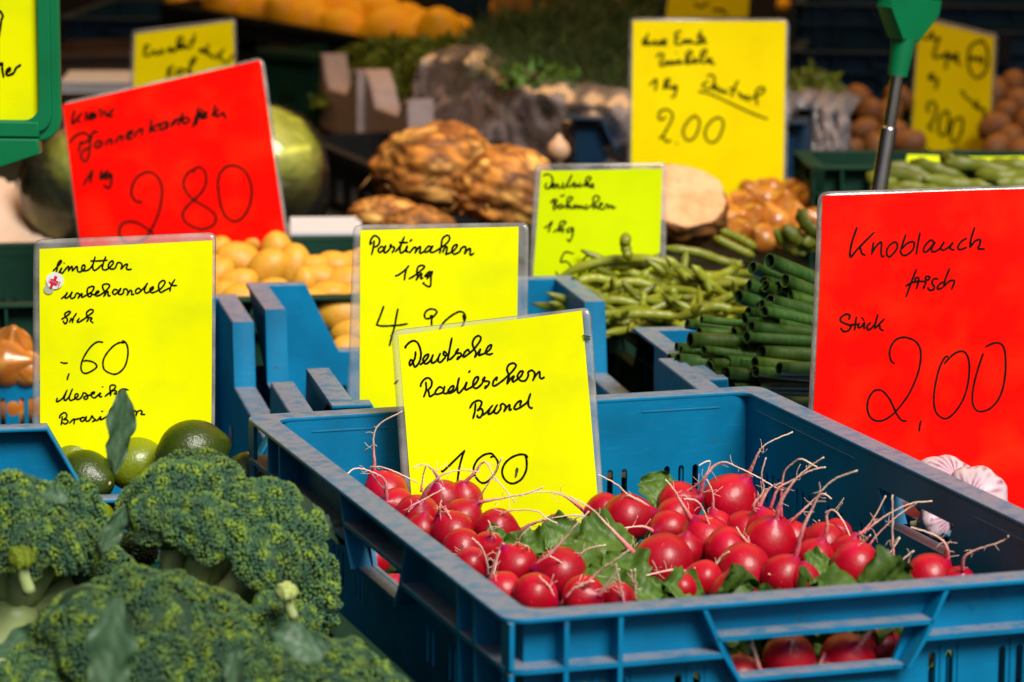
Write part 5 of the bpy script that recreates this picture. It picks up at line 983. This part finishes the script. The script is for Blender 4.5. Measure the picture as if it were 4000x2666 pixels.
# garlic-like pale bulb behind
citrus("pale_bulb", "small pale pointed bulb above the Böhnchen sign", "bulb", at(1283, 345, 2.0), 26 * mpp(2.0), (0, 0, 1), 3, mat("bulb_skin", (.62, .40, .26), (.5, .3, .18), scale=20, rough=.5), None, long=1.0, nub=False, nipple=.5)
# ---------------------------------------------------------------- beans
M_BEAN = mat("green_bean_skin", (.17, .205, .008), (.26, .28, .015), scale=12, rough=.42, vcol=True, bump=.12, bscale=120, coat=.1)
bean_crate = euro_crate("bean_crate", (.135, 1.16, Z0 - .05), A11, .42, .36, .15, M_GREENP, "dark green crate of thin green beans behind the garlic stems")
def bean(label, P, R, seed, group, name="green_bean", cat="bean", flat=.8, tone=1.0):
    Q = spline(P, 22); t = np.linspace(0, 1, 22); rad = R * np.clip(np.minimum(t * 9, (1 - t) * 7), .12, 1) ** .6 * (1 + .07 * np.sin(t * 38 + seed)); c = Q[11]
    col = np.tile(tone, (22, 1)) * np.array([[1, 1, 1]]) * np.ones((22, 1)); col[-2:] *= .6
    b = MB(); V, F = tube(Q - c, rad, 9, flat=flat); b.add(V, F, np.repeat(col, 9, 0)); return tag(b.build(name, M_BEAN, None, loc=c), label, cat, group)
BX = [ # long ones read off the photo
 [(1282, 640), (1340, 612), (1420, 596), (1500, 598), (1560, 622), (1600, 660)], [(1440, 545), (1436, 560), (1446, 600)], [(1530, 590), (1580, 640), (1628, 705)], [(1420, 702), (1462, 655), (1492, 618)], [(1545, 660), (1552, 700), (1572, 735)], [(1380, 668), (1430, 650), (1480, 652), (1530, 680)],
 [(1360, 700), (1420, 690), (1500, 712)], [(1600, 715), (1660, 690), (1700, 672)], [(1520, 570), (1600, 580), (1660, 600), (1710, 612)], [(1640, 640), (1680, 622), (1705, 600)], [(1440, 625), (1500, 640), (1570, 640)], [(1590, 610), (1640, 660), (1690, 700)], [(1320, 650), (1370, 640), (1440, 660)],
 [(1405, 725), (1480, 722), (1560, 728)], [(1560, 725), (1640, 705), (1690, 715)], [(1350, 625), (1420, 612), (1480, 610)], [(1640, 545), (1690, 570), (1735, 590)], [(1655, 530), (1700, 548), (1740, 572)], [(1500, 690), (1530, 650), (1545, 615)], [(1460, 735), (1475, 700), (1478, 668)]]
rb = np.random.default_rng(21); G = "thin green beans"
WORDS = lambda px, py: ("left" if px < 1430 else ("right" if px > 1580 else "middle")) + " of the heap, " + ("near the top" if py < 625 else ("near the bottom" if py > 690 else "halfway up"))
FIRST = ["long arched green bean lying on top of the heap, across the Böhnchen sign", "green bean standing upright in front of the Böhnchen sign"]
for k, P in enumerate(BX):
    m = np.mean(P, 0); y0 = 1.14 + (735 - m[1]) * .0012
    if k == 1: y0 = 1.255
    bean(FIRST[k] if k < 2 else "green bean read off on top, " + WORDS(*m) if False else (FIRST[k] if k < 2 else "large green bean on top, " + WORDS(*m)), [at(x, y, y0 + rb.uniform(-.004, .004)) for x, y in P], (13 if k != 1 else 19) * mpp(1.2) * .85, k, G + " on top of the heap", tone=rb.uniform(.85, 1.3))
for k in range(90):
    px = rb.uniform(1330, 1705); top = np.interp(px, [1290, 1420, 1560, 1720], [650, 612, 605, 618]); py = rb.uniform(top + 12, 738); y0 = 1.165 + (735 - py) * .0012
    c = at(px, py, y0); a = rb.uniform(0, 6.28); L_ = rb.uniform(.03, .05); d = np.array([math.cos(a), math.sin(a) * .7, rb.normal() * .35]); d /= np.linalg.norm(d); s_ = np.cross(d, [0, -.7, .7]) * rb.normal() * .15 * L_
    bean("thin green bean under the others, " + WORDS(px, py), [c - d * L_, c + s_, c + d * L_], 11 * mpp(1.2) * .85, k, G + " under the others, " + WORDS(px, py), tone=rb.uniform(.6, 1.15))
# flat beans in their dark crate at the right
flat_crate = euro_crate("flat_bean_crate", (.505, 1.40, Z0 - .028), math.radians(-4), .50, .50, .14, M_GREENP, "dark green crate of broad flat beans behind the big red sign")
M_FBEAN = mat("flat_bean_skin", (.10, .13, .004), (.15, .17, .008), scale=10, rough=.5, vcol=True, bump=.15, bscale=60)
FB = [[(2000, 415), (2060, 402), (2120, 420), (2180, 436)], [(2040, 380), (2100, 395), (2150, 425)], [(2090, 372), (2150, 390), (2230, 420)], [(2170, 375), (2230, 378), (2300, 395), (2353, 420)], [(1990, 400), (2030, 420), (2090, 432)], [(2240, 400), (2310, 408), (2370, 402)], [(2160, 360), (2190, 372), (2230, 392)], [(2120, 410), (2200, 425), (2280, 430)], [(2250, 385), (2330, 380), (2400, 392)], [(2290, 420), (2350, 424), (2420, 410)],
      [(1835, 480), (1855, 520), (1890, 545)], [(1885, 475), (1895, 500), (1920, 515)], [(1845, 560), (1890, 548), (1930, 560)], [(1800, 520), (1840, 552), (1885, 575)], [(1780, 530), (1810, 560), (1850, 585)], [(1900, 520), (1930, 545), (1960, 570)], [(2020, 440), (2100, 445), (2170, 448)], [(2200, 445), (2280, 445), (2350, 445)], [(1880, 590), (1920, 575), (1980, 580)], [(2060, 425), (2130, 440), (2200, 450)]]
items = []
for k, P in enumerate(FB):
    m = np.mean(P, 0); y0 = 1.50 + (450 - m[1]) * .0022 if m[1] < 455 else 1.45
    Q = [at(x, y, y0 + rb.uniform(-.012, .012)) for x, y in P]; b = MB(); t = np.linspace(0, 1, 20); Qs = spline(Q, 20); R = 21 * mpp(1.6) * .8; rad = R * np.clip(np.minimum(t * 6, (1 - t) * 5), .1, 1) ** .6 * (1 + .10 * np.sin(t * 24 + k))
    c = Qs[10]; V, F = tube(Qs - c, rad, 10, flat=.55); b.add(V, F, np.ones(3) * rb.uniform(.7, 1.15)); o = tag(b.build("flat_bean", M_FBEAN, None, loc=c), "x", "bean", "broad flat beans"); items.append((o, m[0], m[1]))
rank_labels(items, "broad flat bean, %s", 3)
# ---------------------------------------------------------------- onions
M_ONI = mat("onion_skin", (.62, .24, .035), (.42, .12, .012), scale=7, rough=.3, vcol=True, bump=.15, bscale=80, stretch=(1, 1, .25), coat=.3)
def onion(label, p, R, axis, seed, group, tone=1.0):
    V, F = sphere(26, 18); V = lump(V, .025, 1.6, seed); z = V[:, 2].copy(); ang = np.arctan2(V[:, 1], V[:, 0]); V[:, 2] *= .88; tip = np.clip((z - .82) / .18, 0, 1); V[:, 2] += .42 * tip ** 1.6; V[:, :2] *= (1 - .2 * tip)[:, None]
    st_ = (.78 + .3 * np.sin(ang * 9 + seed) * np.sin(ang * 4)); fl = (np.sin(ang * 3 + seed * 2 + z * 2) > .75)[:, None]; C = st_[:, None] * np.array([[1, 1, 1]]) * tone; C = np.where(fl, C * np.array([1.25, 1.7, 2.6]), C)
    o = MB().add(V * R @ frame(axis, seed).T, F, C).build("onion", M_ONI, None, loc=p); return tag(o, label, "onion", group)
ON = [(1700, 470, 34), (1755, 462, 36), (1800, 475, 38), (1850, 455, 36), (1820, 440, 30), (1868, 470, 32), (1730, 505, 38), (1780, 512, 40), (1680, 505, 34), (1830, 510, 38), (1700, 540, 36), (1750, 550, 36), (1660, 540, 32), (1800, 548, 34), (1870, 505, 30), (1660, 475, 28), (1720, 438, 26), (1880, 440, 26), (1770, 435, 28), (1640, 510, 30), (1850, 545, 34), (1905, 470, 30), (1925, 500, 32)]
items = []
for k, (px, py, rp) in enumerate(ON):
    y = 1.86 + (540 - py) * .0014; rg = np.random.default_rng(500 + k); items.append((onion("x", at(px, py, y), rp * mpp(y) * 1.02, (rg.normal() * .8, -.5 + rg.normal() * .4, .7), k, "onions behind the Böhnchen sign", rg.uniform(.8, 1.25)), px, py))
rank_labels(items, "golden onion, %s", 3)
for k, (px, py, y, rp, ax) in enumerate([(25, 800, 1.165, 52, (.2, -.6, .9)), (15, 838, 1.15, 58, (.9, -.4, .2)), (60, 850, 1.15, 44, (-.6, -.6, .5)), (30, 930, 1.16, 56, (1, 0, .1)), (90, 930, 1.16, 52, (.2, 1, .4)), (-20, 900, 1.17, 56, (1, 0, .1)), (120, 900, 1.17, 50, (1, 0, .1))]):
    onion(["brown onion with ragged dry tip at the left edge", "large brown onion at the left edge over the blue wall", "brown onion tucked against the lime sign's film", "onion showing through the wall slots at the left edge", "onion hidden behind the lime sign", "onion just outside the left edge", "onion deep behind the lime sign"][k], at(px, py, y), rp * mpp(y), ax, 70 + k, "onions in the shaded blue crate", 1.15)
small_crate = euro_crate("onion_box", (.335, 1.92, Z0 + .015), math.radians(3), .30, .16, .12, M_GREENP, "small dark green crate with square holes behind the golden onions")
# ---------------------------------------------------------------- polystyrene box and film-wrapped crate
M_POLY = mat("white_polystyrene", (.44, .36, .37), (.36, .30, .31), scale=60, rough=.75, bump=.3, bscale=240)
M_BAG = film_mat("milky_plastic_film", tint=(.55, .47, .46), opac=.42, rough=.22, bump=.9, bscale=30)
def poly_box():
    """notched box; its long wall runs away from the viewer, and its outline is measured in that wall's own plane"""
    A = at(708, 285, 2.92); B = at(1000, 400, 2.362); B[2] = A[2]; d = B - A; Ln = np.linalg.norm(d); d /= Ln; nn = np.array([d[1], -d[0], 0]); nn = nn if nn[1] < 0 else -nn; yaw = math.atan2(d[1], d[0])
    r = empty("polystyrene_box", A, yaw); tag(r, "white polystyrene box with notched wall full of green herbs", "box"); Z_ = lambda x, y: ((1150 + x * 1.041) / S, y * 1.041 / S)
    pts = [(62, 448), (62, 203), (106, 203), (112, 265), (126, 332), (194, 350), (205, 312), (228, 305), (232, 262), (264, 262), (284, 320), (302, 400), (384, 432), (400, 378), (424, 374), (426, 430), (426, 640)]
    prof = []
    for p in pts: w = onplane(*Z_(*p), A, nn) - A; prof.append((w @ d, w[2]))
    prof[0] = (prof[0][0], 0.0); prof[-1] = (prof[-2][0], 0.0); Ln = prof[-1][0]; t = .036
    for off, k in ((0, 1.0), (.30, .96)):
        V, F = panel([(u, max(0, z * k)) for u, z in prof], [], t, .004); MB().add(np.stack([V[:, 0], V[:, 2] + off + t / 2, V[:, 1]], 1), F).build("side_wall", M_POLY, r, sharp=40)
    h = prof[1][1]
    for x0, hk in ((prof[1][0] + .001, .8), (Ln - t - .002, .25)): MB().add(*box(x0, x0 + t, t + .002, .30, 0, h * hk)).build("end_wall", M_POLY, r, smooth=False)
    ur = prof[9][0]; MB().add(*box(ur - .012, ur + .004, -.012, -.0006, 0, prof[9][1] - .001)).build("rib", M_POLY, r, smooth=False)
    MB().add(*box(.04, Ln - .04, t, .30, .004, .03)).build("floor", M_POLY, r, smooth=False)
poly_box()
MB_ = MB(); A = at(700, 296, 2.86); B = onz(905, 385, at(700, 296, 2.86)[2] - Z0)
sb = tag(empty("shelf_edge", A), "brown wooden shelf edge under the polystyrene box", "shelf"); P = np.array([A - A, B - A]); V, F = box(0, 1, 0, .02, -.012, .0); V = np.array(V); dirv = (B - A)
MB().add(np.array([dirv * v[0] + np.array([0, v[1], v[2]]) for v in V]), F).build("board", mat("brown_board", (.26, .13, .06), (.16, .08, .04), scale=8, rough=.6), sb, smooth=False)
def bag(label, top, bottom, seed, m):
    """crumpled film pulled over a crate: front skin and lid, with real folds"""
    rg = np.random.default_rng(seed); T = spline([at(*p) for p in top], 46); Bt = spline([at(*p) for p in bottom], 46); rows = []
    for j in range(16):
        v = j / 15; rows.append(T * (1 - v) + Bt * v)
    back = [T + np.array([.02, .06 + .05 * k, .014 - .004 * k]) for k in range(4)][::-1]; A = np.array(back + rows); nj, ni = A.shape[:2]
    for j in range(nj):
        for i in range(ni):
            A[j, i] += np.array([0, -1, .45]) * .0065 * (math.sin(i * .55 + 1.7 * math.sin(j * .4 + seed)) + .6 * math.sin(i * 1.3 - j * .5) + .4 * math.sin(i * .3 + j * 1.1)) + rg.normal(size=3) * .0012
    V = A.reshape(-1, 3); n = len(V); F = [(j * ni + i, j * ni + i + 1, (j + 1) * ni + i + 1, (j + 1) * ni + i) for j in range(nj - 1) for i in range(ni - 1)]; c = V.mean(0)
    return tag(MB().add(np.vstack([V, V + np.array([0, .003, -.003])]) - c, F + [tuple(k + n for k in f[::-1]) for f in F]).build("film_bag", m, None, loc=c), label, "plastic bag", "milky bags at the back")
bag("crumpled milky plastic bag over a crate behind the celeriac", [(948, 190, 2.60), (975, 145, 2.58), (1080, 152, 2.5), (1200, 205, 2.4), (1330, 235, 2.32), (1460, 262, 2.25)], [(955, 380, 2.62), (985, 400, 2.6), (1080, 400, 2.5), (1200, 400, 2.4), (1330, 400, 2.32), (1460, 400, 2.25)], 3, M_BAG)
bag("blueish film-wrapped pack right of the tall yellow sign", [(1780, 248, 2.42), (1840, 246, 2.42), (1900, 250, 2.42), (1955, 262, 2.44)], [(1780, 385, 2.40), (1840, 385, 2.40), (1900, 385, 2.4), (1952, 382, 2.42)], 8, mat("blueish_film", (.20, .22, .27), (.34, .28, .27), scale=12, rough=.2, bump=1.0, bscale=30, spec=.8))
slabm = MB(); pb = at(1290, 275, 2.26)
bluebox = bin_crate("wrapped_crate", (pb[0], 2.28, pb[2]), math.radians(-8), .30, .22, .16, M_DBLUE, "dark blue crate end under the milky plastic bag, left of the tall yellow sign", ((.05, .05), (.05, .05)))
# ---------------------------------------------------------------- herbs
M_PARS = mat("parsley_leaf", (.10, .16, .010), (.16, .22, .02), scale=30, rough=.5, vcol=True, tr=.15)
M_DILL = mat("dill_frond", (.026, .056, .007), (.042, .078, .010), scale=30, rough=.6, vcol=True)
def herbs(label, px0, px1, top, bot, y0, y1, n, m, seed, fine=False, group="bunches of herbs at the back"):
    """top / bot: list of (px, py); leafy clump filling that span between depths y0 and y1"""
    rg = np.random.default_rng(seed); V = []; F = []; C = []; k = 0; tx, ty = zip(*top); bx_, by = zip(*bot); c = at((px0 + px1) / 2, np.mean(by), y0)
    for i in range(n):
        px = rg.uniform(px0, px1); f = rg.random() ** 1.3; t_ = np.interp(px, tx, ty) + rg.normal() * 5; b_ = np.interp(px, bx_, by); py = t_ + (b_ - t_) * f; y = y1 + (y0 - y1) * (f * .75 + rg.uniform(0, .25))
        p = at(px, py, y) - c; s = rg.uniform(.006, .016) * (.8 if not fine else 1.1); u = rg.normal(size=3); u[2] = abs(u[2]); u /= np.linalg.norm(u); w = np.cross(u, rg.normal(size=3)); w /= np.linalg.norm(w)
        w = w * s * (.55 if not fine else .07); L = u * s * (1.5 if not fine else 2.6); q_ = np.cross(u, w) * .35
        V += [p, p + L * .45 + w + q_, p + L, p + L * .45 - w + q_, p + L * .5]; t = rg.uniform(.5, 1.6); C += [[t, t, t]] * 5; F += [(k, k + 1, k + 4), (k + 1, k + 2, k + 4), (k + 2, k + 3, k + 4), (k + 3, k, k + 4)]; k += 5
    b = MB().add(V, F, np.array(C)); r = empty("herb_bunch", c); tag(r, label, "herbs", group); b.build("foliage", m, r, smooth=False)
    b = MB()
    for i in range(14):
        px = rg.uniform(px0, px1); p0 = at(px, np.interp(px, bx_, by), (y0 + y1) / 2) - c; p1 = at(px + rg.normal() * 20, np.interp(px, tx, ty) + 12, y1) - c; b.add(*tube(spline([p0, (p0 + p1) / 2 + rg.normal(size=3) * .01, p1], 8), .0012, 5))
    b.build("stalk", M_GSTEM if False else mat("herb_stalk", (.06, .10, .02), (.09, .13, .03), rough=.5), r)
herbs("bright parsley bunch in the polystyrene box, left part", 728, 865, [(728, 165), (800, 125), (865, 100)], [(735, 250), (860, 240)], 2.8, 3.0, 1500, M_PARS, 1)
herbs("bright parsley bunch between the box notches and the milky bag", 840, 985, [(840, 112), (900, 98), (985, 112)], [(840, 250), (985, 240)], 2.66, 2.95, 1900, M_PARS, 2)
herbs("herb bunch in front of the lemons, paler at the top", 960, 1150, [(960, 108), (1060, 100), (1150, 85)], [(960, 150), (1150, 200)], 2.62, 2.9, 1900, M_PARS, 3)
herbs("dark dill heap left of the tall yellow sign", 1090, 1470, [(1090, 100), (1180, 55), (1300, 40), (1470, 40)], [(1090, 170), (1250, 225), (1470, 262)], 2.42, 2.9, 10000, M_DILL, 4, True)
herbs("light green celery leaves sticking out of the dark dill", 1160, 1330, [(1160, 165), (1240, 150), (1330, 185)], [(1160, 200), (1330, 225)], 2.38, 2.44, 160, mat("celery_leaf", (.05, .14, .015), (.08, .18, .02), rough=.5, vcol=True), 5)
herbs("green herb bunch right of the tall yellow sign, above the film pack", 1800, 1925, [(1800, 185), (1860, 165), (1925, 200)], [(1800, 255), (1925, 245)], 2.5, 2.6, 500, M_PARS, 6)
herbs("dark green dill mass at the top edge above the tall yellow sign", 1230, 1500, [(1230, -40), (1500, -40)], [(1230, 60), (1500, 60)], 3.0, 3.3, 2600, M_DILL, 7, True)
# ---------------------------------------------------------------- lemons in a dark tray
M_LEM = mat("lemon_peel", (.98, .60, .014), (.95, .48, .006), scale=10, rough=.4, bump=.3, bscale=160)
LM = [(430, 12, 36, 0), (535, 18, 52, 1), (605, 22, 46, 1), (660, 35, 50, 1), (705, 52, 48, 1), (795, 72, 46, 1), (770, 20, 48, 0), (840, 48, 50, 0), (895, 70, 52, 1), (955, 88, 46, 1), (1010, 78, 50, 1), (1052, 82, 40, 0), (880, 30, 40, 0), (930, 50, 40, 0), (560, -10, 44, 0), (650, 0, 42, 0), (720, 8, 42, 0), (480, -12, 40, 0), (1000, 100, 34, 1), (845, 92, 40, 1), (740, 60, 38, 1)]
items = []
for k, (px, py, rp, fr) in enumerate(LM):
    rg = np.random.default_rng(60 + k); y = 3.12 + (0 if fr else .09) + (px - 700) * -.0004; V, F = sphere(24, 16); z = V[:, 2].copy(); V[:, 2] = V[:, 2] * 1.15 + .2 * np.clip((np.abs(z) - .85) / .15, 0, 1) ** 1.3 * np.sign(z)
    o = MB().add(lump(V, .02, 2, k) * rp * mpp(y) * 1.12 @ frame((rg.normal(), rg.normal() * .5, rg.normal() * .6), k).T, F).build("lemon", M_LEM, None, loc=at(px, py, y)); tag(o, "x", "lemon", "lemons in the dark tray at the back"); items.append((o, px, py))
rank_labels(items, "orange-yellow lemon, %s", 3)
def tray(label, P0, P1, h, depth, m, name="tray", cat="tray"):
    A, B = at(*P0), at(*P1); d = B - A; d[2] = 0; Ln = np.linalg.norm(d); yaw = math.atan2(d[1], d[0]); r = empty(name, A + np.array([0, 0, -h]), yaw); tag(r, label, cat); sl = (B[2] - A[2]) / Ln
    def sh(V): V = np.array(V, float); V[:, 2] += V[:, 0] * sl; return V
    V, F = panel([(0, 0), (Ln, 0), (Ln, h), (0, h)], [[(x, h * .3), (x + .03, h * .3), (x + .03, h * .62), (x, h * .62)] for x in np.arange(.03, Ln - .05, .05)], .004); MB().add(sh(np.stack([V[:, 0], V[:, 2], V[:, 1]], 1)), F).build("front_wall", m, r, smooth=False)
    MB().add(sh(np.array(box(0, Ln, -.012, .004, h - .006, h + .004)[0])), box(0, 1, 0, 1, 0, 1)[1]).build("rim", m, r, smooth=False)
    MB().add(sh(np.array(box(0, Ln, .006, depth, h * .15, h * .2)[0])), box(0, 1, 0, 1, 0, 1)[1]).build("floor", m, r, smooth=False)
    for x in (0, Ln): MB().add(sh(np.array(box(x - .002, x + .002, .006, depth, 0, h)[0])), box(0, 1, 0, 1, 0, 1)[1]).build("side_wall", m, r, smooth=False)
    MB().add(sh(np.array(box(0, Ln, depth, depth + .004, 0, h)[0])), box(0, 1, 0, 1, 0, 1)[1]).build("back_wall", m, r, smooth=False); return r
tray("black tray of lemons, slanting along the back behind the small sign", (370, 10, 3.16), (1110, 138, 2.95), .075, .26, M_BLACKP)
tray("dark green slatted crate under the lemon tray, right of the tilted red sign", (600, 118, 2.92), (735, 132, 2.86), .10, .2, M_GREENP, "slatted_crate", "crate")
tray("dark crate below the polystyrene box, behind the right cabbage", (690, 312, 2.50), (905, 405, 2.2), .09, .2, M_BLACKP, "low_crate", "crate")
# ---------------------------------------------------------------- dark crates and potatoes at the back right
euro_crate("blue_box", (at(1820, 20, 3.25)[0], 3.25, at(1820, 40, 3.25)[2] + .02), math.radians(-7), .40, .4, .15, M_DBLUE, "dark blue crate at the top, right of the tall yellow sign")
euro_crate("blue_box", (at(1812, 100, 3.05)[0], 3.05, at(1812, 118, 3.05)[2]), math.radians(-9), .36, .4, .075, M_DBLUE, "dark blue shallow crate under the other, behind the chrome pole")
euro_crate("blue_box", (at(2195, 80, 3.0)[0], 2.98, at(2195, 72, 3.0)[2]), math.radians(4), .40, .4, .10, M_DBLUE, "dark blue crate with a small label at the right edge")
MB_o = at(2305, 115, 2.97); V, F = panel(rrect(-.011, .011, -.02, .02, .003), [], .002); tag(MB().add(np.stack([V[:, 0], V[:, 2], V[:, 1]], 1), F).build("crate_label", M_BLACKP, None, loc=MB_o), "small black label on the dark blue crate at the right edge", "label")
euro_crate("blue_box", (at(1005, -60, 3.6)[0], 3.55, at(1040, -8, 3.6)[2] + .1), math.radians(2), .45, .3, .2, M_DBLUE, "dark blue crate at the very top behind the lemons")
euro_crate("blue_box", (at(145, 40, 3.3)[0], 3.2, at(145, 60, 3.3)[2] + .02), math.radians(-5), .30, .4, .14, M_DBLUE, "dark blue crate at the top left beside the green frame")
tray("dark shelf edge with a brown rim at the left, behind the green frame", (110, 128, 2.9), (330, 122, 2.9), .06, .25, mat("brown_tray", (.07, .035, .018), (.03, .018, .01), scale=8, rough=.5), "shelf_tray", "tray")
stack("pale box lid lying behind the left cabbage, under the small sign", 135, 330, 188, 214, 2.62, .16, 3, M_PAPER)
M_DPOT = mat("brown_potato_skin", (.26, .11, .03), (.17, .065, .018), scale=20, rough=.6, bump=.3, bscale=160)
items = []
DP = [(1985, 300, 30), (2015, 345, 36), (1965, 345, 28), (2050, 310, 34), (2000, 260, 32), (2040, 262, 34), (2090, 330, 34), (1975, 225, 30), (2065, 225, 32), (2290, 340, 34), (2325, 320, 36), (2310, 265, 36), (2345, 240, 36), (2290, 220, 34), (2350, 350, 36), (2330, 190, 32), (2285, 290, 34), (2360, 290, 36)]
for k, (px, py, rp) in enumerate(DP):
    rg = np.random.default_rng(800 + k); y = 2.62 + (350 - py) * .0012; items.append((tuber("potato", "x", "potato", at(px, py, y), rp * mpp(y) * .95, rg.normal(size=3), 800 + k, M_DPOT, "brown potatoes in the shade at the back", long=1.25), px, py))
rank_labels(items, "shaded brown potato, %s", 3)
tray("dark crate of brown potatoes behind the flat beans", (1950, 372, 2.56), (2420, 372, 2.58), .06, .4, M_BLACKP, "potato_tray", "crate")
# a sheet of orange lanterns of fruit and yellow boxes along the top
for k, (px, py, y, rp) in enumerate([(1150, 20, 3.5, 36), (1190, -4, 3.5, 34), (1260, 20, 3.5, 32), (1285, 2, 3.5, 34), (1420, 15, 3.5, 34), (1800, 12, 3.5, 24), (2330, 18, 3.6, 18)]):
    rg = np.random.default_rng(k); V, F = sphere(20, 14); o = MB().add(lump(V, .04, 2, k) * rp * mpp(y) * .7, F).build("yellow_fruit", M_LEM, None, loc=at(px, py, y)); tag(o, ["yellow fruit at the top edge, left of the dark dill", "yellow fruit cut by the top edge above the lemons' end", "yellow fruit among the dill at the top, lower one", "yellow fruit among the dill at the top, upper one", "yellow fruit at the top edge left of the cut-off sign", "tiny yellow fruit in the dark blue crate at the top", "tiny orange fruit at the top right corner"][k], "fruit", "yellow fruit along the top edge")
tag(MB().add(*box(-.028, .028, -.005, .03, -.026, .06)).build("cardboard_box", mat("brown_cardboard", (.30, .14, .015), (.22, .10, .01), scale=6, rough=.8), None, loc=at(1178, 25, 3.0), smooth=False), "brown cardboard box at the top edge among the dark herbs", "box")
